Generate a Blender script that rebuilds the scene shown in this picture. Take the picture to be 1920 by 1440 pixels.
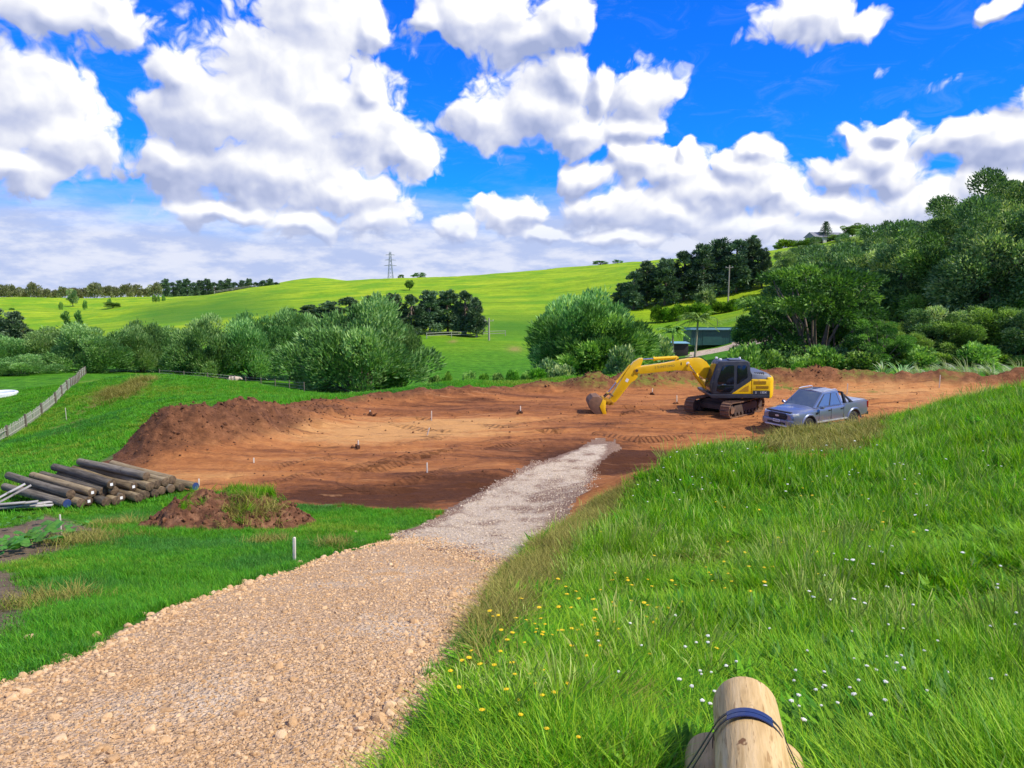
import bpy, bmesh, math, random
import numpy as np
from mathutils import Vector, Matrix, noise as mnoise
for o in list(bpy.data.objects): bpy.data.objects.remove(o)
R = math.radians
scene = bpy.context.scene
COL = scene.collection
rng = np.random.default_rng(7)
random.seed(7)

# ------------------------------------------------------------------ camera
CAMZ = 7.1; FPX = 1442.0; HOR = 510.0
PITCH = math.atan((720 - HOR) / FPX)
cam_data = bpy.data.cameras.new('camera'); cam = bpy.data.objects.new('camera', cam_data); COL.objects.link(cam)
cam.location = (0, 0, CAMZ); cam.rotation_euler = (math.pi / 2 - PITCH, 0, 0)
cam_data.sensor_width = 36.0; cam_data.lens = FPX / 1920 * 36.0
cam_data.clip_start = 0.05; cam_data.clip_end = 20000
scene.camera = cam

# ------------------------------------------------------------------ exposure
vs = scene.view_settings
vs.view_transform = 'Standard'; vs.look = 'None'; vs.exposure = 0.55; vs.gamma = 1.0; vs.use_curve_mapping = False
scene.cycles.max_bounces = 6; scene.cycles.diffuse_bounces = 3; scene.cycles.glossy_bounces = 3
scene.cycles.transmission_bounces = 4; scene.cycles.transparent_max_bounces = 8
scene.cycles.use_denoising = True

# ------------------------------------------------------------------ sun
SUN_AZ = R(112); SUN_EL = R(48)          # azimuth clockwise from +Y (the view direction)
sdir = Vector((math.sin(SUN_AZ) * math.cos(SUN_EL), math.cos(SUN_AZ) * math.cos(SUN_EL), math.sin(SUN_EL)))
sun_data = bpy.data.lights.new('sun', 'SUN'); sun = bpy.data.objects.new('sun', sun_data); COL.objects.link(sun)
sun.location = (30, 0, 60); sun.rotation_euler = (-sdir).to_track_quat('-Z', 'Y').to_euler()
sun_data.energy = 3.8; sun_data.angle = R(1.5); sun_data.color = (1.0, 0.92, 0.78)

# ------------------------------------------------------------------ pixel <-> world helpers (used only to survey ground points)
cP, sP = math.cos(PITCH), math.sin(PITCH)
def ray(u, v):
    a = (u - 960) / FPX; b = (720 - v) / FPX
    return np.array([a, cP + b * sP, -sP + b * cP])
def at(u, v, d):
    r = ray(u, v); t = d / r[1]
    return (r[0] * t, d, CAMZ + r[2] * t)
def at_uz(u, d, z):
    s = (z - CAMZ) / d
    b = (s * cP + sP) / (cP - s * sP)
    return ((u - 960) / FPX * d / (cP + b * sP), d, z)

# ------------------------------------------------------------------ world: physical sky + cumulus
world = bpy.data.worlds.new('World'); scene.world = world; world.use_nodes = True
wn = world.node_tree; wn.nodes.clear()
class NT:
    def __init__(s, nt, dim='3D'): s.nt = nt; s.dim = dim
    def new(s, t, **k):
        n = s.nt.nodes.new(t)
        for a, b in k.items(): setattr(n, a, b)
        return n
    def link(s, a, b): s.nt.links.new(a, b)
    def _in(s, sock, v):
        if v is None: return
        if isinstance(v, (int, float)): 
            try: sock.default_value = v
            except TypeError: sock.default_value = (v, v, v)
        elif isinstance(v, (tuple, list)):
            if len(v) == 3 and len(sock.default_value) == 4: v = (*v, 1)
            sock.default_value = v
        else: s.link(v, sock)
    def m(s, op, a, b=None, c=None, clamp=False):
        n = s.new('ShaderNodeMath', operation=op); n.use_clamp = clamp
        s._in(n.inputs[0], a); s._in(n.inputs[1], b); s._in(n.inputs[2], c)
        return n.outputs[0]
    def vm(s, op, a, b=None, c=None):
        n = s.new('ShaderNodeVectorMath', operation=op)
        s._in(n.inputs[0], a); s._in(n.inputs[1], b); s._in(n.inputs[2], c)
        return n.outputs['Value'] if op in ('LENGTH', 'DOT_PRODUCT', 'DISTANCE') else n.outputs[0]
    def mix(s, f, a, b, blend='MIX'):
        n = s.new('ShaderNodeMix', data_type='RGBA', blend_type=blend)
        s._in(n.inputs['Factor'], f) if False else s._in(n.inputs[0], f)
        s._in(n.inputs[6], a); s._in(n.inputs[7], b)
        return n.outputs[2]
    def mr(s, v, a, b, c=0.0, d=1.0, smooth=True):
        n = s.new('ShaderNodeMapRange'); n.interpolation_type = 'SMOOTHSTEP' if smooth else 'LINEAR'
        s._in(n.inputs[0], v)
        for i, q in enumerate((a, b, c, d)): s._in(n.inputs[i + 1], q)
        return n.outputs[0]
    def noise(s, vec, scale, detail=4, rough=0.5, lac=2.0, dist=0.0, out=0):
        n = s.new('ShaderNodeTexNoise', noise_dimensions=s.dim); s._in(n.inputs['Vector'], vec)
        n.inputs['Scale'].default_value = scale; n.inputs['Detail'].default_value = detail
        n.inputs['Roughness'].default_value = rough; n.inputs['Lacunarity'].default_value = lac
        n.inputs['Distortion'].default_value = dist
        return n.outputs[out]
    def vor(s, vec, scale, detail=0, rough=0.5, feature='F1', rand=1.0, smooth=0.5, out='Distance'):
        n = s.new('ShaderNodeTexVoronoi', feature=feature, voronoi_dimensions=s.dim); s._in(n.inputs['Vector'], vec)
        n.inputs['Scale'].default_value = scale
        if 'Detail' in n.inputs: n.inputs['Detail'].default_value = detail; n.inputs['Roughness'].default_value = rough
        n.inputs['Randomness'].default_value = rand
        if feature == 'SMOOTH_F1': n.inputs['Smoothness'].default_value = smooth
        return n.outputs[out]
    def ramp(s, f, stops, interp='LINEAR'):
        n = s.new('ShaderNodeValToRGB'); n.color_ramp.interpolation = interp
        e = n.color_ramp.elements
        while len(e) > 1: e.remove(e[-1])
        for i, (p, c) in enumerate(stops):
            el = e[0] if i == 0 else e.new(p)
            el.position = p; el.color = (*c, 1) if len(c) == 3 else c
        s._in(n.inputs[0], f)
        return n.outputs[0]
    def comb(s, x, y, z=0.0):
        n = s.new('ShaderNodeCombineXYZ')
        for i, q in enumerate((x, y, z)): s._in(n.inputs[i], q)
        return n.outputs[0]
    def sep(s, v):
        n = s.new('ShaderNodeSeparateXYZ'); s._in(n.inputs[0], v); return n.outputs

# cumulus: (u, v, ru, rv) surveyed from the photograph, kept as azimuth / elevation of real directions in the sky
CLOUDS = [(590,40,120,110),(545,130,170,120),(680,55,45,42),(345,150,62,62),(400,215,140,95),(520,230,200,120),(690,240,110,95),
 (765,290,50,75),(330,300,100,62),(500,320,230,75),(650,365,150,50),(690,165,40,40),(610,190,130,90),
 (110,28,160,62),(215,35,58,45),(30,175,105,95),(110,255,110,62),(30,310,100,52),
 (900,28,155,58),(1000,62,95,55),(1050,40,58,62),(800,40,58,35),
 (995,205,150,80),(910,225,85,66),(1080,245,105,55),(1045,140,72,50),(1210,185,76,64),(1130,170,45,45),(1190,240,80,35),
 (1185,305,75,50),(1265,330,90,48),(1100,335,65,36),(1300,290,24,34),(1400,325,85,50),(1432,285,42,30),(1340,365,150,48),(1455,370,62,45),
 (1150,285,32,30),(1650,290,95,55),(1590,325,70,46),(1685,325,64,46),(1890,270,85,52),(1790,265,85,32),(1690,240,32,22),(1600,245,22,20),
 (1560,390,90,36),(1720,390,150,46),(1860,350,90,40),(1490,32,112,42),(1595,38,52,32),(1895,4,34,18),
 (420,400,120,30),(560,425,100,30),(700,410,90,36),(870,428,50,28),(960,400,90,36),(1020,440,60,22),(1130,385,110,40),(1260,405,120,40),(1420,425,110,34),(1560,432,120,30),(1700,440,110,28),(1180,445,90,20)]
def azel(u, v):
    r = ray(u, v); return math.atan2(r[0], r[1]), math.atan2(r[2], math.hypot(r[0], r[1]))
def build_world():
    N = NT(wn, '2D')
    tc = N.new('ShaderNodeTexCoord').outputs['Generated']
    x, y, z = N.sep(tc)
    az = N.m('ARCTAN2', x, y); el = N.m('ARCSINE', z)
    p0 = N.comb(az, el, 0.0)
    frame_out = N.m('MAXIMUM', N.mr(N.m('ABSOLUTE', az), 0.62, 0.85), N.mr(el, 0.34, 0.5))
    def density(p, octs):
        w = N.noise(p, 9.0, 3, 0.55, out=1)
        q = N.vm('MULTIPLY_ADD', N.vm('SUBTRACT', w, (0.5, 0.5, 0.5)), (0.055, 0.045, 0.0), p)
        w2 = N.noise(p, 34.0, 2, 0.5, out=1)
        q = N.vm('MULTIPLY_ADD', N.vm('SUBTRACT', w2, (0.5, 0.5, 0.5)), (0.016, 0.016, 0.0), q)
        acc = None
        for (u, v, ru, rv) in CLOUDS:
            a, e = azel(u, v); rx, ry = ru * 1.12 / FPX, rv * 1.12 / FPX
            d = N.vm('LENGTH', N.vm('MULTIPLY_ADD', q, (1 / rx, 1 / ry, 0), (-a / rx, -e / ry, 0)))
            acc = d if acc is None else N.m('SMOOTH_MIN', acc, d, 0.28)
        D = N.m('SUBTRACT', 1.0, acc)
        # the same kind of cumulus carried on round the rest of the sky
        g = N.m('MULTIPLY', N.m('SUBTRACT', N.noise(N.vm('MULTIPLY', p, (1, 1.7, 1)), 4.2, 2, 0.5), 0.5), 4.5)
        g = N.m('SUBTRACT', g, N.m('SUBTRACT', 1.0, frame_out, clamp=False))
        D = N.m('MAXIMUM', D, N.m('MINIMUM', g, 0.8))
        bil = N.vor(q, 20.0, octs, 0.52, 'F1')
        fine = N.noise(q, 60.0, octs + 1, 0.6)
        D2 = N.m('ADD', D, N.m('MULTIPLY_ADD', bil, -0.52, 0.27))
        D2 = N.m('ADD', D2, N.m('MULTIPLY_ADD', fine, 0.34, -0.17))
        return D2, D
    D2, D = density(p0, 3.0)
    sv = Vector((0.55, 0.83)) * 0.014
    E2, E = density(N.vm('ADD', p0, (sv.x, sv.y, 0)), 3.0)
    hgt = lambda d: N.m('POWER', N.m('MAXIMUM', d, 0.0), 0.62)
    slope = N.m('SUBTRACT', hgt(D2), hgt(E2))
    broad = N.m('SUBTRACT', hgt(D), hgt(E))
    lum = N.m('ADD', N.m('MULTIPLY', slope, 0.42), N.m('MULTIPLY', broad, 2.0))
    lum = N.m('ADD', lum, N.m('MULTIPLY_ADD', N.noise(p0, 6.0, 3, 0.5), 0.85, -0.425))
    lum = N.m('ADD', lum, 0.62, clamp=True)
    ccol = N.ramp(lum, [(0.0, (0.36, 0.42, 0.64)), (0.30, (0.50, 0.55, 0.75)), (0.55, (0.68, 0.71, 0.84)), (0.80, (0.88, 0.89, 0.94)), (1.0, (1.05, 1.05, 1.05))])
    alpha = N.mr(D2, -0.07, 0.24)
    sky = N.new('ShaderNodeTexSky', sky_type='NISHITA'); sky.sun_disc = False
    sky.sun_elevation = SUN_EL; sky.sun_rotation = SUN_AZ; sky.altitude = 100; sky.air_density = 1.0; sky.dust_density = 0.3; sky.ozone_density = 3.0
    blue = N.mix(1.0, sky.outputs[0], (0.035, 0.50, 1.55), 'MULTIPLY')
    # a low deck of pale stratus that thickens toward the horizon all the way round
    st = N.noise(N.vm('MULTIPLY', p0, (5.0, 26.0, 1)), 1.0, 5, 0.6)
    elw = N.m('MULTIPLY_ADD', N.m('SUBTRACT', st, 0.5), 0.075, el)
    low = N.mr(elw, 0.12, 0.035)
    st2 = N.noise(N.vm('MULTIPLY', p0, (9.0, 30.0, 1)), 1.3, 6, 0.62)
    K = 7.4
    lowcol = N.mix(N.mr(st2, 0.36, 0.66), (0.46*K, 0.55*K, 0.82*K), (0.72*K, 0.76*K, 0.90*K))
    base = N.mix(low, blue, lowcol)
    # thin torn wisps
    wisp = N.noise(N.vm('MULTIPLY', N.vm('ADD', p0, (0, 0, 0)), (9.0, 22.0, 1)), 1.6, 8, 0.68, dist=0.6)
    wmask = N.m('MULTIPLY', N.mr(wisp, 0.50, 0.78), 0.09)
    base = N.mix(wmask, base, (0.62*K, 0.70*K, 0.90*K))
    ccol = N.vm('MULTIPLY', ccol, (K, K, K))
    ccol = N.mix(N.m('MULTIPLY', N.mr(el, 0.10, 0.02), 0.55), ccol, lowcol)
    out = N.mix(alpha, base, ccol)
    bg = N.new('ShaderNodeBackground'); bg.inputs[1].default_value = 0.1
    N.link(out, bg.inputs[0])
    wo = N.new('ShaderNodeOutputWorld'); N.link(bg.outputs[0], wo.inputs[0])
build_world()
try:
    world.cycles.sampling_method = 'MANUAL'; world.cycles.sample_map_resolution = 512
except Exception: pass

# ------------------------------------------------------------------ object helpers
def tag(o, label=None, cat=None, group=None, kind=None):
    if label: o['label'] = label
    if cat: o['category'] = cat
    if group: o['group'] = group
    if kind: o['kind'] = kind
    return o
def empty(name, loc=(0, 0, 0), rz=0.0, label=None, cat=None, group=None):
    o = bpy.data.objects.new(name, None); COL.objects.link(o); o.location = loc; o.rotation_euler = (0, 0, rz)
    o.empty_display_size = 0.2
    return tag(o, label, cat, group)
def mesh_np(name, V, F, smooth=False):
    """V (n,3), F list of faces or (m,k) array"""
    me = bpy.data.meshes.new(name)
    V = np.asarray(V, dtype=np.float32)
    if isinstance(F, np.ndarray):
        m, k = F.shape
        me.vertices.add(len(V)); me.vertices.foreach_set('co', V.ravel())
        me.loops.add(m * k); me.loops.foreach_set('vertex_index', F.astype(np.int32).ravel())
        me.polygons.add(m); me.polygons.foreach_set('loop_start', np.arange(0, m * k, k, dtype=np.int32))
        me.update(calc_edges=True)
    else:
        me.from_pydata([tuple(map(float, v)) for v in V], [], F); me.update()
    if smooth: me.polygons.foreach_set('use_smooth', np.ones(len(me.polygons), dtype=bool))
    return me
def link(name, me, mat=None, parent=None, loc=None, rot=None):
    o = bpy.data.objects.new(name, me); COL.objects.link(o)
    if mat is not None and len(me.materials) == 0: me.materials.append(mat)
    if parent is not None: o.parent = parent
    if loc is not None: o.location = loc
    if rot is not None: o.rotation_euler = rot
    return o
def attr(me, name, data, typ='FLOAT', dom='POINT'):
    a = me.attributes.new(name, typ, dom)
    a.data.foreach_set('value' if typ in ('FLOAT', 'INT') else ('vector' if typ == 'FLOAT_VECTOR' else 'color'), np.asarray(data).ravel())
class MB:
    """collects shapes into one mesh"""
    def __init__(s): s.v = []; s.f = []
    def add(s, V, F):
        b = len(s.v); s.v += [tuple(p) for p in V]; s.f += [tuple(i + b for i in f) for f in F]; return s
    def box(s, c, size, rot=None):
        x, y, z = [q / 2 for q in size]
        V = [Vector(p) for p in ((-x,-y,-z),(x,-y,-z),(x,y,-z),(-x,y,-z),(-x,-y,z),(x,-y,z),(x,y,z),(-x,y,z))]
        if rot is not None: V = [rot @ p for p in V]
        V = [p + Vector(c) for p in V]
        return s.add(V, [(3,2,1,0),(4,5,6,7),(0,1,5,4),(1,2,6,5),(2,3,7,6),(3,0,4,7)])
    def prism(s, poly, y0, y1, plane='xz'):
        """extrude 2D polygon; plane xz -> thickness in y"""
        n = len(poly)
        mk = {'xz': lambda p, t: (p[0], t, p[1]), 'xy': lambda p, t: (p[0], p[1], t), 'yz': lambda p, t: (t, p[0], p[1])}[plane]
        V = [mk(p, y0) for p in poly] + [mk(p, y1) for p in poly]
        F = [tuple(range(n))[::-1], tuple(range(n, 2 * n))] + [(i, (i + 1) % n, n + (i + 1) % n, n + i) for i in range(n)]
        return s.add(V, F)
    def loft(s, rings, cap=True, close=True):
        n = len(rings[0]); V = [p for r in rings for p in r]; F = []
        for k in range(len(rings) - 1):
            for i in range(n if close else n - 1):
                j = (i + 1) % n
                F.append((k * n + i, k * n + j, (k + 1) * n + j, (k + 1) * n + i))
        if cap: F += [tuple(range(n))[::-1], tuple(range((len(rings) - 1) * n, len(rings) * n))]
        return s.add(V, F)
    def tube(s, pts, radii, n=8, cap=True):
        pts = [Vector(p) for p in pts]
        if isinstance(radii, (int, float)): radii = [radii] * len(pts)
        rings = []; up = None
        for i, p in enumerate(pts):
            t = (pts[min(i + 1, len(pts) - 1)] - pts[max(i - 1, 0)]).normalized()
            if up is None: up = Vector((0, 0, 1)) if abs(t.z) < 0.9 else Vector((1, 0, 0))
            a = t.cross(up).normalized(); b = a.cross(t).normalized(); up = b
            rings.append([p + (a * math.cos(q) + b * math.sin(q)) * radii[i] for q in [2 * math.pi * k / n for k in range(n)]])
        return s.loft(rings, cap)
    def lathe(s, prof, axis='y', n=20, c=(0, 0, 0)):
        """prof: list of (r, t) along axis"""
        rings = []
        for r, t in prof:
            ring = []
            for k in range(n):
                q = 2 * math.pi * k / n; A, B = r * math.cos(q), r * math.sin(q)
                p = {'y': (A, t, B), 'x': (t, A, B), 'z': (A, B, t)}[axis]
                ring.append((p[0] + c[0], p[1] + c[1], p[2] + c[2]))
            rings.append(ring)
        return s.loft(rings)
    def build(s, name, mat, parent=None, bevel=0.0, smooth=False, loc=None, rot=None, seg=2):
        me = bpy.data.meshes.new(name); me.from_pydata(s.v, [], s.f)
        bm = bmesh.new(); bm.from_mesh(me); bmesh.ops.recalc_face_normals(bm, faces=bm.faces)
        if bevel > 0:
            ed = [e for e in bm.edges if len(e.link_faces) == 2 and e.calc_face_angle(0) > 0.5]
            bmesh.ops.bevel(bm, geom=ed, offset=bevel, segments=seg, profile=0.6, affect='EDGES', clamp_overlap=True)
        bm.to_mesh(me); bm.free(); me.update()
        if smooth or bevel > 0:
            me.polygons.foreach_set('use_smooth', np.ones(len(me.polygons), dtype=bool))
            try: me.set_sharp_from_angle(angle=R(38))
            except Exception: pass
        return link(name, me, mat, parent, loc, rot)
def copy_tree(o, parent=None):
    c = o.copy(); COL.objects.link(c)
    if parent is not None: c.parent = parent
    for ch in o.children: copy_tree(ch, c)
    return c

# ------------------------------------------------------------------ materials
def new_mat(name):
    m = bpy.data.materials.new(name); m.use_nodes = True; m.node_tree.nodes.clear()
    return m, NT(m.node_tree)
def finish(N, shader, disp=None):
    o = N.new('ShaderNodeOutputMaterial'); N.link(shader, o.inputs[0])
def bsdf(N, col, rough=0.8, metal=0.0, bump=None, spec=0.3, coat=0.0, **k):
    b = N.new('ShaderNodeBsdfPrincipled')
    N._in(b.inputs['Base Color'], col); N._in(b.inputs['Roughness'], rough); N._in(b.inputs['Metallic'], metal)
    b.inputs['Specular IOR Level'].default_value = spec
    if coat: b.inputs['Coat Weight'].default_value = coat; b.inputs['Coat Roughness'].default_value = 0.08
    if bump is not None: N.link(bump, b.inputs['Normal'])
    return b.outputs[0]
def bump(N, h, strength=0.5, dist=0.05, prev=None):
    n = N.new('ShaderNodeBump'); n.inputs['Strength'].default_value = strength; n.inputs['Distance'].default_value = dist
    N.link(h, n.inputs['Height'])
    if prev is not None: N.link(prev, n.inputs['Normal'])
    return n.outputs[0]
def simple_mat(name, col, rough=0.6, metal=0.0, var=0.12, scale=6.0, spec=0.4, coat=0.0, dirt=None, dirt_amt=0.0):
    m, N = new_mat(name)
    tc = N.new('ShaderNodeTexCoord').outputs['Object']
    n1 = N.noise(tc, scale, 5, 0.6)
    c = N.mix(1.0, (*col, 1), N.ramp(n1, [(0.25, (1 - var,) * 3), (0.75, (1 + var,) * 3)]), 'MULTIPLY')
    rr = N.mr(n1, 0.3, 0.7, max(0.02, rough - 0.08), min(1, rough + 0.08))
    if dirt:
        d = N.mr(N.noise(tc, scale * 0.6 + 1.3, 6, 0.65), 0.62 - dirt_amt * 0.5, 0.75 - dirt_amt * 0.4)
        c = N.mix(N.m('MULTIPLY', d, 0.85), c, (*dirt, 1)); rr = N.m('MULTIPLY_ADD', d, 0.3, rr, clamp=True)
    finish(N, bsdf(N, c, rr, metal, None, spec, coat)); return m
def leaf_mat(name, c1, c2, c3, trans=0.35, rough=0.55, scale=0.35, attr_name='tint'):
    """foliage: colour varies leaf by leaf (stored tint) and tree by tree"""
    m, N = new_mat(name)
    at_ = N.new('ShaderNodeAttribute', attribute_name=attr_name).outputs['Fac']
    oi = N.new('ShaderNodeObjectInfo').outputs['Random']
    c = N.ramp(at_, [(0.0, c1), (0.5, c2), (1.0, c3)])
    hs = N.new('ShaderNodeHueSaturation'); N._in(hs.inputs['Color'], c)
    N._in(hs.inputs['Hue'], N.m('MULTIPLY_ADD', oi, 0.024, 0.488)); N._in(hs.inputs['Value'], N.m('MULTIPLY_ADD', oi, 0.35, 0.82))
    b = N.new('ShaderNodeBsdfPrincipled'); N.link(hs.outputs[0], b.inputs['Base Color'])
    b.inputs['Roughness'].default_value = rough; b.inputs['Specular IOR Level'].default_value = 0.25
    t = N.new('ShaderNodeBsdfTranslucent')
    N.link(N.mix(1.0, hs.outputs[0], (1.15, 1.25, 0.5, 1), 'MULTIPLY'), t.inputs[0])
    mx = N.new('ShaderNodeMixShader'); mx.inputs[0].default_value = trans
    N.link(b.outputs[0], mx.inputs[1]); N.link(t.outputs[0], mx.inputs[2])
    finish(N, mx.outputs[0]); return m

# ------------------------------------------------------------------ numpy noise
def _h(ix, iy, seed):
    n = (ix.astype(np.int64) * 374761393 + iy.astype(np.int64) * 668265263 + seed * 1274126177) & 0x7fffffff
    n = ((n ^ (n >> 13)) * 1274126177) & 0x7fffffff
    return ((n ^ (n >> 16)) & 0xffff) / 65535.0
def vnoise(x, y, seed=0):
    x = np.asarray(x, float); y = np.asarray(y, float)
    ix, iy = np.floor(x), np.floor(y); fx, fy = x - ix, y - iy
    ix = ix.astype(np.int64); iy = iy.astype(np.int64)
    u, v = fx * fx * (3 - 2 * fx), fy * fy * (3 - 2 * fy)
    a, b, c, d = _h(ix, iy, seed), _h(ix + 1, iy, seed), _h(ix, iy + 1, seed), _h(ix + 1, iy + 1, seed)
    return (a * (1 - u) + b * u) * (1 - v) + (c * (1 - u) + d * u) * v
def fbm(x, y, octs=4, seed=0, gain=0.5):
    s = 0; a = 1; t = 0
    for k in range(octs):
        s = s + a * (vnoise(x * 2 ** k + 17.3 * k, y * 2 ** k - 9.1 * k, seed + k) - 0.5); t += a; a *= gain
    return s / t * 2          # about -1..1
def sstep(a, b, x):
    t = np.clip((np.asarray(x, float) - a) / (b - a), 0, 1); return t * t * (3 - 2 * t)

# ------------------------------------------------------------------ base relief: thin plate spline through surveyed points
W = []
def cp(u, v, d): W.append(at(u, v, d))
def cz(u, d, z): W.append(at_uz(u, d, z))
for p in [(0, 1.2, 4.72), (-2, 1.5, 4.6), (3, 1.5, 4.85), (6, 2, 4.9), (-6, 2, 4.3), (0, .5, 4.85), (1.3, 3.9, 3.97), (1.1, 3.2, 4.13), (.8, 2.4, 4.32)]: W.append(p)
for a in [(960,1440,4.5),(740,1440,4.7),(300,1440,4.8),(0,1290,6.2),(815,1290,6.0),(400,1290,6.1),(330,1150,8.6),(920,1150,8.8),(650,1150,8.7),
          (950,1072,12.5),(560,1072,12.7),(200,1100,11.5),(0,1100,11.3),(0,1000,17),(300,1000,17.2),(600,1000,17.5),(850,1000,17.8),(1010,1000,17.8),
          (1100,965,20.2),(1200,888,22.2),(1380,848,21.3),(1560,852,24.5),(1550,817,28.0),(1640,806,27.3),(1750,770,27),(1900,742,27),
          (1900,910,15),(1900,1110,9),(1900,1440,4.5),(1500,1440,4.62),(1500,1110,10),(1500,960,15.5),(1250,1010,14.5),(1250,1210,8.4),(1100,1105,11),(1300,910,18.6),(1700,870,18.5),(1700,820,22.5),
          (0,829,48),(155,705,80),(180,830,38),(230,706,62),(300,760,45),(420,737,55),(560,747,52),
          (700,740,47),(850,718,49.5),(980,724,49),(900,700,107),(900,650,140),(900,632,158),(1110,716,80),
          (1340,655,125),(1340,690,80),(1530,695,66),(1300,610,160),(1300,587,185),(1300,564,200),(1450,478,430),(1547,455,300),(1700,425,290),
          (1200,491,440),(900,517,450),(640,528,430),(450,543,380),(900,566,240),(1050,552,260),(600,580,230),(950,602,185),(600,602,180),(300,602,215),
          (50,622,260),(130,582,380),(50,556,480),(200,562,480),(330,560,470),(300,572,400),(0,575,420),(230,606,225),(410,549,365),(340,572,300)]: cp(*a)
for u in (0, 200, 400, 700, 900): cz(u, 22.4, 0)
for u in (380, 600, 800, 1000, 1150): cz(u, 26, 0); cz(u, 31, 0)
for u in (480, 700, 900, 1100, 1250, 1400): cz(u, 37, 0)
for u in (620, 800, 1000, 1200, 1400, 1600, 1780, 2000): cz(u, 42, 0)
for u in (1100, 1300, 1500, 1700, 1900, 2100): cz(u, 48, 0)
for a in [(1450,33,0),(1320,30,0),(1250,26.5,.2),(1400,26.5,.45),(1560,33,0),(1650,34,0),(1780,34,.05),(1900,36,.2),(1950,44,0),
          (60,30,-.8),(0,60,-3.6),(0,85,-4),(-400,50,-3.5),(230,76,-3.6),(430,80,-4.6),(560,75,-4.6),(850,62,-3),(700,60,-3),(850,80,-6.2),(680,90,-6.3),(400,100,-6),(100,100,-5),
          (1110,52,0),(1000,53,-.4),(1300,60,-1.5),(1530,56,-.3),(1700,58,0),(1900,60,.3),(1900,82,3),(2100,70,2),(1900,120,10),(1700,120,4),(1530,120,0),(1900,250,26),
          (-600,100,-5),(-600,300,0),(-600,25,-.5),(-600,10,2.2),(2600,10,4.4),(2600,30,4.5),(2600,100,8),(2600,300,25),(0,900,-24),(500,900,-22),(960,900,-12),(1500,900,16),(2100,900,40),(0,620,-12),(450,600,-9),
          (-300,2600,-70),(960,2600,-60),(2200,2600,30),(-600,900,-20)]: cz(*a)
W = np.array(W)
def _s(x, y):
    r = np.maximum(np.hypot(x, y), 0.4)
    return np.clip(np.arctan2(x, y), -1.35, 1.35), np.log(r)
SA, SL = _s(W[:, 0], W[:, 1])
def _phi(d2): return np.where(d2 > 1e-12, 0.5 * d2 * np.log(np.maximum(d2, 1e-12)), 0)
_n = len(W)
_K = _phi((SA[:, None] - SA) ** 2 + (SL[:, None] - SL) ** 2) + np.eye(_n) * 2e-4
_P = np.c_[np.ones(_n), SA, SL]
# interpolate slope from the camera: z scaled by 1/r keeps the fit even over all distances
_rw = np.maximum(np.hypot(W[:, 0], W[:, 1]), 0.4)
_sol = np.linalg.solve(np.block([[_K, _P], [_P.T, np.zeros((3, 3))]]), np.r_[(W[:, 2] - CAMZ) / _rw, 0, 0, 0])
def base_z(x, y):
    x = np.asarray(x, float); y = np.asarray(y, float); sh = x.shape
    x = x.ravel(); y = y.ravel(); out = np.empty(len(x))
    for i in range(0, len(x), 40000):
        a, l = _s(x[i:i + 40000], y[i:i + 40000])
        k = _phi((a[:, None] - SA) ** 2 + (l[:, None] - SL) ** 2)
        s = k @ _sol[:_n] + _sol[_n] + _sol[_n + 1] * a + _sol[_n + 2] * l
        r = np.maximum(np.hypot(x[i:i + 40000], y[i:i + 40000]), 0.4)
        z = CAMZ + s * r
        back = sstep(1.25, 2.4, np.abs(np.arctan2(x[i:i + 40000], y[i:i + 40000])))
        fr = sstep(470, 760, r) * (1 - .0)
        bump_ = 62 * np.exp(-((a + .245) / .09) ** 2 - ((r - 1500) / 300) ** 2)
        z = z * (1 - fr) + (CAMZ - .033 * r + bump_ * .62 + 40 * sstep(.32, .55, a) * sstep(5000, 900, r)) * fr
        out[i:i + 40000] = z * (1 - back) + (4.8 + 0.0 * r) * back
    return out.reshape(sh)
def polyline_d(x, y, pts):
    """distance to polyline and parameter 0..1"""
    best = np.full(np.shape(x), 1e9); bt = np.zeros(np.shape(x)); n = len(pts) - 1
    for i in range(n):
        ax, ay = pts[i][:2]; bx, by = pts[i + 1][:2]; dx, dy = bx - ax, by - ay
        t = np.clip(((x - ax) * dx + (y - ay) * dy) / (dx * dx + dy * dy), 0, 1)
        d = np.hypot(x - ax - t * dx, y - ay - t * dy); m = d < best
        best = np.where(m, d, best); bt = np.where(m, (i + t) / n, bt)
    return best, bt
PB = lambda l: [at_uz(u, d, 0)[:2] for u, d in l]
BERM_R = PB([(1175, 47.5), (1300, 49), (1450, 49.5), (1600, 49), (1750, 48), (1920, 46.5), (2150, 44), (2400, 40)])
BERM_L = PB([(520, 37.5), (600, 39.5), (700, 42), (850, 44), (980, 45.5), (1060, 46.5)])
BANK = PB([(215, 29.2), (290, 30.3), (370, 31.5), (440, 33), (520, 35.5), (600, 38)])
MOUND = at_uz(1112, 46.3, 0)[:2]
def berm_amount(x, y):
    dR, tR = polyline_d(x, y, BERM_R); dL, tL = polyline_d(x, y, BERM_L); dB, tB = polyline_d(x, y, BANK)
    wob = 0.75 + 0.5 * vnoise(x * .45, y * .45, 5)
    a = 1.0 * wob * np.exp(-(dR / 1.25) ** 2)
    b = 0.50 * wob * np.exp(-(dL / 0.9) ** 2)
    c = 1.75 * (0.8 + 0.4 * vnoise(x * .5, y * .5, 9)) * np.exp(-(dB / 1.75) ** 2) * (0.15 + 0.85 * sstep(0.0, 0.28, tB)) * (1 - .68 * sstep(.5, .95, tB))
    dm = np.hypot((x - MOUND[0]), (y - MOUND[1]) * 1.2)
    d = 1.15 * wob * np.exp(-(dm / 1.7) ** 2)
    return np.maximum(np.maximum(a, b), np.maximum(c, d))
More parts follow.
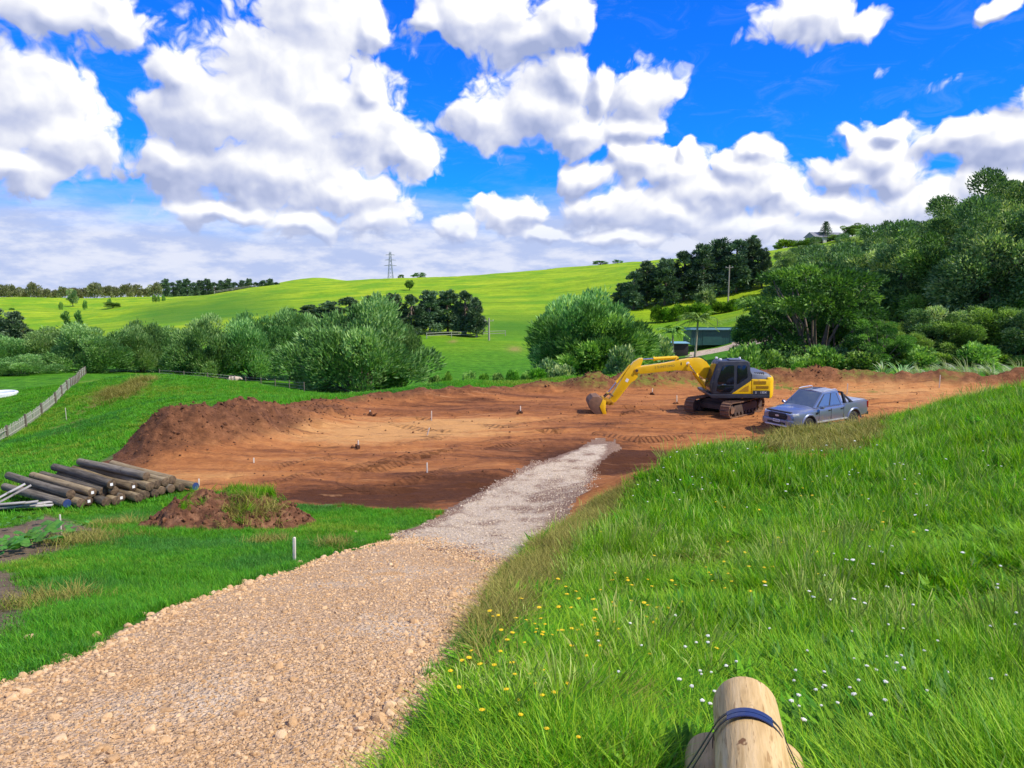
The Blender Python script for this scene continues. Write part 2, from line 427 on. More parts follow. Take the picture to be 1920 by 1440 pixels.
def inpoly(x, y, poly):
    x = np.asarray(x); y = np.asarray(y); ins = np.zeros(x.shape, bool); n = len(poly)
    for i in range(n):
        x1, y1 = poly[i][:2]; x2, y2 = poly[(i + 1) % n][:2]
        if y1 == y2: continue
        c = ((y1 > y) != (y2 > y)) & (x < (x2 - x1) * (y - y1) / (y2 - y1) + x1)
        ins ^= c
    return ins
def zf0(x, y): return base_z(x, y) + berm_amount(x, y)
def hit(u, v, zfun=None, dmax=3000):
    zfun = zfun or zf0
    r = ray(u, v); r = r / np.linalg.norm(r)
    t = np.geomspace(1.0, dmax, 900)
    h = CAMZ + r[2] * t - zfun(r[0] * t, r[1] * t)
    k = np.argmax(h < 0)
    if not (h < 0).any(): return None
    lo, hi = t[max(k - 1, 0)], t[k]
    for _ in range(3):
        tt = np.linspace(lo, hi, 12); h = CAMZ + r[2] * tt - zfun(r[0] * tt, r[1] * tt)
        k = max(np.argmax(h < 0), 1); lo, hi = tt[k - 1], tt[k]
    return (r[0] * hi, r[1] * hi, CAMZ + r[2] * hi)
HP = lambda l: [hit(u, v)[:2] for u, v in l]
PAD = PB([(150, 26.2), (190, 28), (215, 30.5), (290, 32.6), (370, 33.9), (440, 35), (560, 39.2), (700, 43.3), (850, 45.4), (1000, 46.8), (1065, 48.3), (1110, 48.8), (1180, 48.6), (1300, 50.6), (1600, 50.8), (1920, 48.2), (2400, 42)]) \
    + PB([(2400, 35), (1910, 36.5), (1800, 35)]) + HP([(1690, 786), (1640, 806), (1625, 838), (1560, 853), (1450, 853), (1400, 838), (1370, 842), (1240, 880), (1180, 915), (1120, 945), (1060, 990), (1000, 1035)]) \
    + HP([(760, 1006), (830, 956), (700, 952), (560, 948), (470, 930), (380, 918), (300, 908), (205, 893)])
ROAD = [(-9, 3.2), (-7.2, 4.6)] + HP([(0, 1288), (160, 1222), (300, 1148), (480, 1088), (600, 1045), (700, 1022), (775, 1018), (860, 1040), (950, 1068), (945, 1100), (915, 1150), (875, 1205), (812, 1300), (772, 1380), (738, 1440)]) + [(-0.9, 3.6), (-1.3, 2.2), (-8, 1.0)]
WHITE = HP([(700, 1022), (775, 988), (835, 955), (890, 925), (990, 872), (1095, 832), (1150, 824), (1160, 842), (1120, 882), (1100, 925), (1050, 975), (1000, 1040), (950, 1068), (860, 1040), (775, 1018)])
BED = HP([(-80, 1010), (0, 988), (95, 962), (180, 985), (215, 1000), (140, 1030), (60, 1050), (-80, 1085)])
BED2 = HP([(-80, 1068), (40, 1070), (95, 1110), (75, 1180), (10, 1222), (-80, 1250)])
YARD = [at_uz(u, d, -5.4)[:2] for u, d in [(1290, 108), (1290, 127), (1440, 128), (1440, 108)]]
DRYSTRIP = HP([(1000, 1036), (1060, 988), (1120, 943), (1195, 912), (1165, 960), (1075, 1060), (1010, 1130), (950, 1195), (880, 1290), (845, 1300), (880, 1215), (925, 1150), (950, 1090)])
DRYBANK = HP([(1400, 850), (1440, 830), (1480, 815), (1560, 800), (1640, 790), (1690, 785), (1640, 850), (1540, 870), (1440, 866)])
def soft(x, y, poly, w):
    """0..1 membership with ragged edge"""
    d, _ = polyline_d(x, y, list(poly) + [poly[0]])
    return sstep(-w, w, np.where(inpoly(x, y, poly), d, -d))
def zf(x, y):
    x = np.asarray(x, float); y = np.asarray(y, float); r = np.hypot(x, y)
    b = berm_amount(x, y); z = base_z(x, y) + b
    near = r < 90
    dn = np.zeros(x.shape)
    if near.any():
        xs, ys, bs = x[near], y[near], b[near]
        pad = soft(xs, ys, PAD, .5) * (1 - soft(xs, ys, WHITE, .3))
        # graded clay: long shallow ruts that follow the digging, plus clods on the banks
        ang = 0.16 * np.sin(xs * .11 + ys * .05)
        ux, uy = xs * np.cos(ang) + ys * np.sin(ang), -xs * np.sin(ang) + ys * np.cos(ang)
        rut = fbm(ux * .22, uy * 1.3, 4, 21, .6) * .22 + fbm(ux * .09, uy * .3, 2, 33) * .16 - .10 * np.maximum(0, 1 - 5 * np.abs(fbm(ux * .10 + 7, uy * .55, 2, 37)))
        clod = fbm(xs * 1.9, ys * 1.9, 4, 41, .62)
        dn_ = pad * (rut + clod * (.045 + .36 * np.clip(bs, 0, 1)))
        grass = (1 - pad) * (1 - soft(xs, ys, ROAD, .3)) * (1 - soft(xs, ys, WHITE, .3))
        dn_ = dn_ + grass * (fbm(xs * .35, ys * .35, 3, 51) * .09 + fbm(xs * 1.1, ys * 1.1, 2, 61) * .03)
        dn_ = dn_ + (soft(xs, ys, ROAD, .3)) * (fbm(xs * .8, ys * .8, 3, 71) * .045 + .04)
        dn_ = dn_ + soft(xs, ys, WHITE, .3) * (fbm(xs * 1.1, ys * 1.1, 3, 73) * .035)
        dn[near] = dn_
    far = sstep(60, 140, r)
    dn = dn + far * (fbm(x * .035, y * .035, 4, 81) * .9 * sstep(90, 400, r) + fbm(x * .12, y * .12, 3, 83) * .22)
    return z + dn
def gz(x, y): return float(zf(np.array([x]), np.array([y]))[0])
def P3(u, v):
    """a ground point seen at a pixel"""
    h = hit(u, v, zf, 2500); return h
def G(u, d):
    """ground point at image column u, distance d"""
    x = (u - 960) / FPX * d
    for _ in range(3):
        z = gz(x, d); x = at_uz(u, d, z)[0]
    return (x, d, gz(x, d))

# ------------------------------------------------------------------ ground materials
def ground_mat():
    m, N = new_mat('pasture')
    tc = N.new('ShaderNodeTexCoord').outputs['Object']
    A = lambda n: N.new('ShaderNodeAttribute', attribute_name=n).outputs['Fac']
    dry, bare, field, dark = A('dry'), A('bare'), A('field'), A('hill_shade')
    n1 = N.noise(tc, .9, 6, .62); n2 = N.noise(tc, 6.0, 5, .65); n3 = N.noise(tc, .06, 4, .55)
    nf = N.noise(N.vm('MULTIPLY', tc, (.045, .10, .1)), 1.0, 7, .62)
    lawn = N.ramp(n1, [(.28, (.035, .125, .006)), (.5, (.062, .215, .010)), (.74, (.125, .31, .018))])
    lawn = N.mix(1.0, lawn, N.ramp(n2, [(.3, (.62, .62, .62)), (.7, (1.3, 1.3, 1.3))]), 'MULTIPLY')
    past = N.ramp(nf, [(.32, (.16, .29, .010)), (.50, (.27, .41, .012)), (.68, (.37, .48, .020))])
    ter = N.noise(N.vm('MULTIPLY', tc, (.02, .34, .6)), 1.0, 5, .7, dist=.6); past = N.mix(1.0, past, N.ramp(ter, [(.34, (.70, .76, .66)), (.5, (1, 1, 1)), (.7, (1.14, 1.1, 1.1))]), 'MULTIPLY')
    past = N.mix(N.m('MULTIPLY', N.mr(n3, .46, .64), .8), past, (.13, .31, .012))
    pn = N.noise(N.vm('MULTIPLY', tc, (.5, .5, .5)), 1.0, 5, .7)
    past = N.mix(1.0, past, N.ramp(pn, [(.30, (.74, .78, .7)), (.6, (1.1, 1.08, 1.1))]), 'MULTIPLY')
    c = N.mix(field, lawn, past)
    c = N.mix(dark, c, (.045, .17, .012))  # darker green stands in for shade on the hill
    c = N.mix(N.m('MULTIPLY', dry, N.mr(n2, .25, .6)), c, N.ramp(n2, [(.3, (.20, .14, .045)), (.7, (.40, .29, .11))]))
    c = N.mix(bare, c, N.ramp(n2, [(.3, (.12, .085, .055)), (.7, (.24, .18, .12))]))
    bp = bump(N, N.noise(tc, 9.0, 6, .7), .9, .10)
    bp = bump(N, N.noise(N.vm('MULTIPLY', tc, (1, 1, 1)), .8, 5, .65), .55, .45, bp)
    finish(N, bsdf(N, c, .9, bump=bp, spec=.1)); return m
def clay_mat():
    m, N = new_mat('graded_clay')
    tc = N.new('ShaderNodeTexCoord').outputs['Object']
    A = lambda n: N.new('ShaderNodeAttribute', attribute_name=n).outputs['Fac']
    tone, soil, sod = A('tone'), A('soil'), A('sod')
    st = N.noise(N.vm('MULTIPLY', tc, (.20, 1.15, 1)), 1.0, 8, .68, dist=.7)
    n2 = N.noise(tc, 3.0, 7, .68); n1 = N.noise(tc, .35, 4, .55)
    f = N.m('ADD', N.m('MULTIPLY_ADD', st, 1.25, N.m('MULTIPLY_ADD', n2, .40, -.36)), N.m('MULTIPLY', tone, .42))
    c = N.ramp(f, [(.10, (.11, .040, .016)), (.26, (.25, .092, .034)), (.44, (.42, .160, .052)), (.64, (.56, .235, .076)), (.90, (.68, .35, .125))])
    sk = N.noise(N.vm('MULTIPLY', tc, (.32, 3.4, 1)), 1.0, 6, .66, dist=.9); c = N.mix(N.m('MULTIPLY', N.mr(sk, .56, .66), .62), c, (.12, .05, .024)); c = N.mix(N.m('MULTIPLY', N.mr(sk, .40, .31), .45), c, (.62, .33, .15))
    s = N.ramp(n2, [(.3, (.080, .034, .017)), (.55, (.20, .084, .038)), (.75, (.35, .160, .074))])
    c = N.mix(soil, c, s)
    c = N.mix(N.m('MULTIPLY', sod, N.mr(n2, .42, .56)), c, (.17, .20, .03))
    bp = bump(N, N.noise(N.vm('MULTIPLY', tc, (.4, 2.4, 1)), 1.2, 8, .72), 1.0, .30)
    # print of crawler tracks and tyres: ribs across the line of travel
    ts, td = A('run_s'), A('run_d'); ww = N.m('MULTIPLY_ADD', n2, .16, -.08)
    band = N.mr(N.m('ABSOLUTE', N.m('SUBTRACT', N.m('ABSOLUTE', N.m('ADD', td, ww)), 1.0)), .30, .22)
    rib = N.m('MULTIPLY', N.m('SINE', N.m('MULTIPLY', ts, 26.0)), band)
    fade = N.mr(n1, .40, .58)
    bp = bump(N, N.m('MULTIPLY', N.m('SUBTRACT', N.m('MULTIPLY', rib, .5), band), fade), 1.0, .09, bp)
    c = N.mix(N.m('MULTIPLY', N.m('MULTIPLY', band, fade), .34), c, (.17, .068, .028))
    bp = bump(N, N.noise(tc, 7.0, 6, .7), .8, .05, bp)
    finish(N, bsdf(N, c, .88, bump=bp, spec=.18)); return m
def road_mat():
    m, N = new_mat('limestone_gravel')
    tc = N.new('ShaderNodeTexCoord').outputs['Object']
    v = N.new('ShaderNodeTexVoronoi'); N.link(tc, v.inputs['Vector']); v.inputs['Scale'].default_value = 24
    v2 = N.new('ShaderNodeTexVoronoi'); N.link(tc, v2.inputs['Vector']); v2.inputs['Scale'].default_value = 60
    n1 = N.noise(tc, .7, 5, .6)
    f = N.m('MULTIPLY_ADD', N.sep(v.outputs['Color'])[0], .55, N.m('MULTIPLY', N.sep(v2.outputs['Color'])[1], .45))
    c = N.ramp(f, [(.1, (.34, .215, .115)), (.5, (.50, .325, .18)), (.85, (.63, .44, .27))])
    c = N.mix(N.mr(n1, .50, .68), c, N.ramp(f, [(.1, (.42, .30, .19)), (.85, (.66, .51, .35))]))
    c = N.mix(N.mr(N.noise(tc, 1.3, 4, .6), .56, .75), c, (.52, .30, .13))
    bp = bump(N, v.outputs['Distance'], .9, .03); bp = bump(N, v2.outputs['Distance'], .8, .015, bp)
    finish(N, bsdf(N, c, .9, bump=bp, spec=.15)); return m
def white_mat():
    m, N = new_mat('crushed_rock')
    tc = N.new('ShaderNodeTexCoord').outputs['Object']
    n1 = N.noise(tc, 1.1, 6, .65); n2 = N.noise(tc, 14, 5, .7); A = N.new('ShaderNodeAttribute', attribute_name='tone').outputs['Fac']
    c = N.ramp(n2, [(.3, (.34, .26, .175)), (.5, (.56, .455, .335)), (.70, (.72, .61, .47))])
    c = N.mix(N.mr(N.m('ADD', n1, N.m('MULTIPLY', A, .42)), .46, .70), c, N.ramp(n2, [(.3, (.17, .105, .07)), (.7, (.32, .21, .15))]))
    bp = bump(N, N.noise(tc, 7, 8, .74), 1.0, .09)
    finish(N, bsdf(N, c, .9, bump=bp, spec=.15)); return m
M_GROUND, M_CLAY, M_ROAD, M_WHITE = ground_mat(), clay_mat(), road_mat(), white_mat()

# ------------------------------------------------------------------ one sheet of ground, split by surface
def build_ground():
    rr = np.r_[np.geomspace(.6, 4, 60, endpoint=False), np.geomspace(4, 62, 330, endpoint=False), np.geomspace(62, 600, 130, endpoint=False), np.geomspace(600, 9000, 50)]
    aa = np.r_[np.linspace(-180, -40, 40, endpoint=False), np.linspace(-40, 40, 520, endpoint=False), np.linspace(40, 180, 40)]
    aa = np.radians(aa)
    RR, AA = np.meshgrid(rr, aa, indexing='ij')
    X, Y = RR * np.sin(AA), RR * np.cos(AA)
    Z = zf(X, Y)
    nr, na = X.shape
    idx = np.arange(nr * na).reshape(nr, na)
    F = np.stack([idx[:-1, :-1], idx[:-1, 1:], idx[1:, 1:], idx[1:, :-1]], -1).reshape(-1, 4)[:, ::-1]
    V = np.c_[X.ravel(), Y.ravel(), Z.ravel()]
    c = V[F].mean(1); x, y = c[:, 0], c[:, 1]
    r = np.hypot(x, y)
    wx = x + fbm(x * 1.4, y * 1.4, 3, 101) * .32; wy = y + fbm(x * 1.4, y * 1.4, 3, 111) * .32
    reg = np.zeros(len(F), int)
    nm = r < 90
    reg[nm & inpoly(wx, wy, PAD)] = 1
    reg[nm & inpoly(wx, wy, DRYBANK) & (fbm(x * .8, y * .8, 3, 171) > -.12)] = 1
    reg[nm & inpoly(wx, wy, ROAD)] = 2
    wx3 = x + fbm(x * 1.1, y * 1.1, 3, 121) * .38; wy3 = y + fbm(x * 1.1, y * 1.1, 3, 127) * .6
    reg[nm & inpoly(wx3, wy3, WHITE)] = 3
    reg[inpoly(x + (wx - x) * 3, y + (wy - y) * 3, YARD)] = 4
    names = ['pasture_ground', 'earth_building_pad', 'gravel_driveway', 'crushed_rock_track', 'gravel_yard']
    objs = []
    vx, vy = V[:, 0], V[:, 1]; vr = np.hypot(vx, vy)
    for k, nme in enumerate(names):
        Fk = F[reg == k]; used = np.unique(Fk); remap = np.full(len(V), -1); remap[used] = np.arange(len(used))
        me = mesh_np(nme, V[used], remap[Fk], smooth=True)
        ux, uy, ur = vx[used], vy[used], vr[used]
        if k == 0:
            dry = np.maximum(soft(ux, uy, DRYSTRIP, .35) * .85, soft(ux, uy, DRYBANK, .4) * .8) * (ur < 60)
            for (u, v, s) in [(500, 1020, .42), (625, 1026, .28), (165, 1015, .8), (215, 985, .6), (100, 1130, .5), (270, 1205, .5), (330, 1185, .4),
                              (165, 765, .7), (130, 793, .9), (105, 812, .8), (170, 742, .6), (185, 714, .9), (222, 738, 1.2), (232, 744, .9), (262, 716, .8), (850, 640, .8), (965, 655, 1.2), (805, 952, .5), (1750, 800, .5), (1660, 790, .4)]:
                h = hit(u, v)
                if h is None: continue
                wob = 1 + .5 * fbm(ux * 2.1, uy * 2.1, 2, 131)
                sy = 1.0 + h[1] / 60
                dry = np.maximum(dry, np.exp(-(((ux - h[0]) / s) ** 2 + ((uy - h[1]) / (s * sy)) ** 2) * wob))
            bare = np.maximum(soft(ux, uy, BED, .35), soft(ux, uy, BED2, .4)) * (ur < 40)
            pd, _ = polyline_d(ux, uy, PAD + [PAD[0]]); bare = np.maximum(bare, soft(ux, uy, DRYBANK, .4) * .75 * (vnoise(ux * .9, uy * .9, 77) > .42) * (ur < 60)); bare = np.maximum(bare, .6 * np.exp(-(pd / .3) ** 2) * (ur < 60))
            az_ = np.arctan2(ux, uy)
            field = sstep(105, 200, ur) * .85 + .15 * sstep(200, 400, ur)
            # shade on the hill's lower fold and left flank, put into the grass colour
            u_ = 960 + FPX * np.tan(np.clip(az_, -1.2, 1.2))
            hill_shade = sstep(225, 165, ur) * sstep(150, 175, ur) * sstep(880, 930, u_) * sstep(1200, 1120, u_) * .9
            hill_shade = np.maximum(hill_shade, .75 * sstep(205, 230, ur) * sstep(390, 300, ur) * sstep(210, 300, u_) * sstep(600, 430, u_))
            attr(me, 'dry', dry); attr(me, 'bare', bare); attr(me, 'field', field); attr(me, 'hill_shade', hill_shade)
        if k == 1:
            tone = np.zeros(len(ux))
            for (u, v, s, a) in [(800, 800, 2.6, 1.0), (880, 790, 2.0, .6), (690, 815, 2.2, .7), (430, 880, 2.2, .55), (640, 905, 3, -.15), (760, 928, 1.6, -.8), (900, 905, 1.5, -.8), (560, 935, 1.5, -.6), (1180, 850, 1.9, -1.0), (1120, 875, 1.2, -.8), (1250, 830, 1.6, .35), (1000, 850, 2.2, -.5), (1100, 800, 2, -.4),
                                 (860, 762, 3, -.35), (960, 760, 3, -.3), (1700, 735, 4, .7), (1600, 760, 2.5, .4), (1300, 760, 2.5, .2), (540, 815, 2.5, .4), (500, 850, 2, -.3)]:
                h = hit(u, v); tone = tone + a * np.exp(-((ux - h[0]) / (s * 1.7)) ** 2 - ((uy - h[1]) / s) ** 2)
            b = berm_amount(ux, uy); dB, tB = polyline_d(ux, uy, BANK)
            soil = np.maximum(sstep(.12, .5, b) * .8, sstep(2.6, 1.2, dB) * sstep(1.0, .75, tB))
            sod = sstep(.25, .8, b) * (vnoise(ux * .6, uy * .6, 141) > .52) * .8 * (dB > 2.5)
            g1 = hit(880, 742); g2 = hit(1640, 716)
            dl, tl = polyline_d(ux, uy, PB([(1190, 46.6), (1330, 47.5)])); sod = np.maximum(sod, np.exp(-(dl / .5) ** 2))
            dl, tl = polyline_d(ux, uy, PB([(1455, 47.6), (1560, 45.5), (1640, 45.5)])); sod = np.maximum(sod, 1.3 * np.exp(-(dl / .7) ** 2))
            RUNS = [PB(l) for l in ([(420, 25.5), (600, 27.5), (800, 31), (1000, 35), (1200, 37.5), (1365, 38.6)], [(640, 39), (800, 36), (1000, 33.2), (1200, 31), (1380, 32)], [(1440, 38), (1560, 40.5), (1680, 41.5), (1800, 40.2), (1960, 40)], [(1100, 27.5), (1250, 30.5), (1420, 34), (1600, 37.2), (1760, 37), (1900, 38.4)], [(700, 26), (900, 29.5), (1060, 31.5), (1150, 40)])]
            bd = np.full(len(ux), 1e9); bs_ = np.zeros(len(ux))
            for rn in RUNS:
                d_, t_ = polyline_d(ux, uy, rn); ln_ = sum(math.dist(p, q) for p, q in zip(rn[:-1], rn[1:])); m_ = d_ < bd
                bd = np.where(m_, d_, bd); bs_ = np.where(m_, t_ * ln_, bs_)
            attr(me, 'run_s', bs_); attr(me, 'run_d', bd)
            attr(me, 'tone', tone); attr(me, 'soil', soil); attr(me, 'sod', sod)
        if k == 3:
            d, _ = polyline_d(ux, uy, WHITE + [WHITE[0]]); attr(me, 'tone', np.exp(-(d / .35) ** 2) + .55 * np.exp(-(((ux - hit(1050, 930)[0]) / .9) ** 2 + ((uy - hit(1050, 930)[1]) / 2.0) ** 2)))
        if k == 4: attr(me, 'tone', np.zeros(len(ux)))
        o = link(nme, me, [M_GROUND, M_CLAY, M_ROAD, M_WHITE, M_WHITE][k])
        lab = ['green pasture covering the slope, valley and hills', 'bare orange brown clay building pad with graded ruts and banks', 'tan limestone gravel driveway running down the slope', 'whitish crushed rock track leading onto the clay pad', 'pale gravel yard before the green shed'][k]
        tag(o, lab, ['pasture', 'bare earth', 'driveway', 'track', 'yard'][k], kind='structure')
        objs.append(o)
    return objs
GROUND, PADO, ROADO, WHITEO, YARDO = build_ground()

# ------------------------------------------------------------------ trees
ORD = ['first', 'second', 'third', 'fourth', 'fifth', 'sixth', 'seventh', 'eighth', 'ninth', 'tenth', 'eleventh', 'twelfth', 'thirteenth', 'fourteenth', 'fifteenth', 'sixteenth', 'seventeenth', 'eighteenth']
M_BARK = simple_mat('bark', (.16, .125, .095), .9, var=.35, scale=3)
M_BARKP = simple_mat('pale_bark', (.36, .31, .25), .9, var=.25, scale=3)
M_WILLOW = leaf_mat('willow_leaf', (0.075, 0.179, 0.046), (0.157, 0.339, 0.090), (0.404, 0.624, 0.226), .30)
M_BROAD = leaf_mat('broad_leaf', (0.056, 0.138, 0.027), (0.138, 0.283, 0.050), (0.353, 0.550, 0.117), .30)
M_SPREAD = leaf_mat('layered_leaf', (0.031, 0.106, 0.024), (0.081, 0.234, 0.041), (0.242, 0.491, 0.084), .30)
M_GREYGRN = leaf_mat('sage_leaf', (0.072, 0.161, 0.057), (0.197, 0.355, 0.125), (0.543, 0.659, 0.273), .30)
M_PINE = leaf_mat('pine_needle', (0.032, 0.071, 0.039), (0.086, 0.158, 0.079), (0.214, 0.334, 0.165), .12)
M_PALEW = leaf_mat('pale_willow_leaf', (0.111, 0.128, 0.056), (0.199, 0.218, 0.100), (0.323, 0.345, 0.167), .3)
M_FRESH = leaf_mat('fresh_leaf', (0.049, 0.158, 0.013), (0.121, 0.306, 0.024), (0.264, 0.505, 0.059), .35)
M_HEDGE = leaf_mat('hedge_leaf', (0.045, 0.119, 0.010), (0.110, 0.242, 0.015), (0.242, 0.436, 0.036), .35)
M_FLAX = leaf_mat('flax_leaf', (0.135, 0.269, 0.086), (0.299, 0.512, 0.182), (0.600, 0.600, 0.422), .3)
M_PAMPAS = leaf_mat('pampas_leaf', (0.211, 0.289, 0.125), (0.427, 0.523, 0.256), (0.600, 0.600, 0.541), .3)

def unit(a): return a / np.maximum(np.linalg.norm(a, axis=-1, keepdims=True), 1e-9)
def leaves_mesh(name, P, D, Nn, L, Wd, tint, mat, fold=.18):
    """diamond leaf sprays: base P, long axis D, face normal Nn"""
    n = len(P); D = unit(D); S = unit(np.cross(Nn, D)); Nn = np.cross(D, S)
    L = np.broadcast_to(L, n)[:, None]; Wd = np.broadcast_to(Wd, n)[:, None]
    mid = P + D * L * .45 + Nn * L * fold * .5
    V = np.stack([P, mid + S * Wd / 2, P + D * L, mid - S * Wd / 2], 1).reshape(-1, 3)
    F = np.arange(4 * n).reshape(n, 4)
    me = mesh_np(name, V, F); attr(me, 'tint', np.repeat(np.clip(tint, 0, 1), 4)); me.materials.append(mat)
    return me
def rdir(g, n): return unit(g.normal(size=(n, 3)))
def crown_from_clumps(name, g, C, rad, n_per, mat, L, Wd, up=.25, out=.7, droop=0., flat=1.0, center=None, tvar=.35):
    """C (k,3) clump centres, rad (k,) radii; leaves sit on the clumps' outer shells"""
    k = len(C); center = C.mean(0) if center is None else np.asarray(center)
    w = rad ** 2; cnt = np.maximum((n_per * k * w / w.sum()).astype(int), 8)
    id_ = np.repeat(np.arange(k), cnt); n = len(id_)
    d = rdir(g, n); d[:, 2] = d[:, 2] + .28; d = unit(d)
    rr = rad[id_] * g.uniform(.55, 1.05, n) * np.where(g.uniform(0, 1, n) > .93, g.uniform(1.0, 1.35, n), 1)
    P = C[id_] + d * rr[:, None] * np.array([1, 1, flat])
    outd = unit(P - center)
    D = unit(d * .6 + outd * out + rdir(g, n) * .75 + np.array([0, 0, up]) - np.array([0, 0, droop]) * g.uniform(0, 1, (n, 1)))
    Nn = unit(rdir(g, n) * .8 + d * .6 + np.array([0, 0, .5]))
    tint = .5 + (g.uniform(0, 1, k)[id_] - .5) * tvar * 1.6 + (g.uniform(0, 1, n) - .5) * .9
    return leaves_mesh(name, P, D, Nn, L * g.uniform(.6, 1.35, n), Wd * g.uniform(.6, 1.35, n), tint, mat)
def limbs_mesh(name, g, base, targets, r0, mat, trunk_h=None, n=6, gnarl=.25):
    mb = MB()
    base = Vector(base)
    if trunk_h:
        top = base + Vector((g.normal() * .15, g.normal() * .15, trunk_h))
        mb.tube([base - Vector((0, 0, .3)), base, base.lerp(top, .5) + Vector((g.normal() * .08, g.normal() * .08, 0)), top], [r0 * 1.5, r0 * 1.15, r0 * .92, r0 * .7], 8)
    else: top = base - Vector((0, 0, .2))
    for t in targets:
        t = Vector(t); a = top if trunk_h else base + Vector((g.normal() * .25, g.normal() * .25, -.2))
        if trunk_h: a = base.lerp(top, float(g.uniform(.55, .98)))
        m1 = a.lerp(t, .35) + Vector((g.normal(), g.normal(), g.normal() * .5)) * gnarl; m2 = a.lerp(t, .7) + Vector((g.normal(), g.normal(), g.normal() * .5)) * gnarl
        q = r0 * (.5 if trunk_h else .42)
        mb.tube([a, m1, m2, t], [q, q * .7, q * .42, q * .12], n)
    me = bpy.data.meshes.new(name); me.from_pydata(mb.v, [], mb.f); me.update()
    me.polygons.foreach_set('use_smooth', np.ones(len(me.polygons), dtype=bool)); me.materials.append(mat)
    return me
PROTO = {}
def proto(kind, H, Wd, crown, trunk): PROTO.setdefault(kind, []).append((H, Wd, crown, trunk))
def ell_shell(g, k, rx, rz, z0, inner=.55, low=-.35):
    d = rdir(g, k * 3); d = d[d[:, 2] > low][:k]
    s = g.uniform(inner, 1.0, (len(d), 1))
    return d * s * np.array([rx, rx, rz]) + np.array([0, 0, z0])
def make_protos():
    for i in range(3):      # willow: feathery dome to the ground
        g = np.random.default_rng(100 + i)
        C = ell_shell(g, 60, 5.6, 7.2, 2.4, .45, -.25); C[:, :2] *= (1 + .12 * g.normal(size=(len(C), 1)))
        rad = g.uniform(1.0, 1.9, len(C))
        cr = crown_from_clumps('willow_crown', g, C, rad, 420, M_WILLOW, .56, .15, up=.5, out=1.1, center=(0, 0, 0), tvar=.5)
        proto('willow', 10.6, 14.0, cr, limbs_mesh('willow_trunk', g, (0, 0, 0), C[g.choice(len(C), 14)], .34, M_BARK))
    g = np.random.default_rng(140)      # the big round tree: dense sprays from the ground up
    C = ell_shell(g, 84, 5.6, 7.0, 3.0, .35, -.4); C *= (1 + .10 * g.normal(size=(len(C), 1))); rad = g.uniform(.6, 1.5, len(C))
    cr = crown_from_clumps('round_crown', g, C, rad, 330, M_BROAD, .60, .13, up=.35, out=1.0, center=(0, 0, 1.5), tvar=.7)
    proto('round', 11.2, 13.6, cr, limbs_mesh('round_trunk', g, (0, 0, 0), C[g.choice(len(C), 16)], .36, M_BARK))
    for i in range(3):      # rounded broadleaf
        g = np.random.default_rng(200 + i)
        C = ell_shell(g, 58, 4.6, 4.7, 6.0, .35, -.75); C *= (1 + .12 * g.normal(size=(len(C), 1))); rad = g.uniform(.6, 1.75, len(C))
        cr = crown_from_clumps('broadleaf_crown', g, C, rad, 460, [M_BROAD, M_GREYGRN, M_BROAD][i], .40, .165, up=.2, out=.6, tvar=.6)
        proto('broad', 12.0, 12.0, cr, limbs_mesh('broadleaf_trunk', g, (0, 0, 0), C[g.choice(len(C), 12)], .34, M_BARK, 3.2))
    for i in range(2):      # tall, light sage crowns of the wooded slope
        g = np.random.default_rng(260 + i)
        C = ell_shell(g, 72, 4.8, 6.8, 8.0, .40, -.9); C *= (1 + .13 * g.normal(size=(len(C), 1))); rad = g.uniform(.6, 1.75, len(C))
        cr = crown_from_clumps('sage_crown', g, C, rad, 420, M_GREYGRN, .46, .17, up=.45, out=.8, tvar=.6)
        proto('sage', 16.0, 12.6, cr, limbs_mesh('sage_trunk', g, (0, 0, 0), C[g.choice(len(C), 14)], .36, M_BARK, 5.0))
    for i in range(2):      # layered, spreading
        g = np.random.default_rng(300 + i); C = []; rad = []
        for t in range(46):
            h = g.uniform(2.2, 9.6); rmax = 7.0 * math.sqrt(max(0.05, 1 - ((h - 4.6) / 6.0) ** 2)); a = g.uniform(0, 6.283); r = rmax * math.sqrt(g.uniform(.12, 1))
            C.append((r * math.cos(a), r * math.sin(a), h - .06 * r)); rad.append(g.uniform(1.0, 2.1))
        C = np.array(C); rad = np.array(rad)
        cr = crown_from_clumps('layered_crown', g, C, rad, 430, M_SPREAD, .42, .17, up=.05, out=.75, flat=.36, tvar=.6)
        mbase = limbs_mesh('layered_trunk', g, (0, 0, 0), C[g.choice(len(C), 20)], .5, M_BARK, gnarl=.4)
        proto('spread', 10.4, 15.4, cr, mbase)
    for i in range(3):      # shelterbelt pine
        g = np.random.default_rng(400 + i); C = []; rad = []
        for t in range(64):
            h = g.uniform(2.2, 15.2); rmax = 3.3 * (1 - (h / 17.5) ** 2.2) * (.8 + .4 * g.uniform()); a = g.uniform(0, 6.283); r = rmax * g.uniform(.45, 1)
            C.append((r * math.cos(a), r * math.sin(a), h)); rad.append(g.uniform(.7, 1.35) * (1 - .35 * h / 16))
        C = np.array(C); rad = np.array(rad)
        cr = crown_from_clumps('pine_crown', g, C, rad, 120, M_PINE, .9, .26, up=.55, out=.6, tvar=.5)
        mb = limbs_mesh('pine_trunk', g, (0, 0, 0), C[g.choice(len(C), 12)], .27, M_BARKP if i == 1 else M_BARK, 14.0, gnarl=.15)
        proto('pine', 16.2, 7.6, cr, mb)
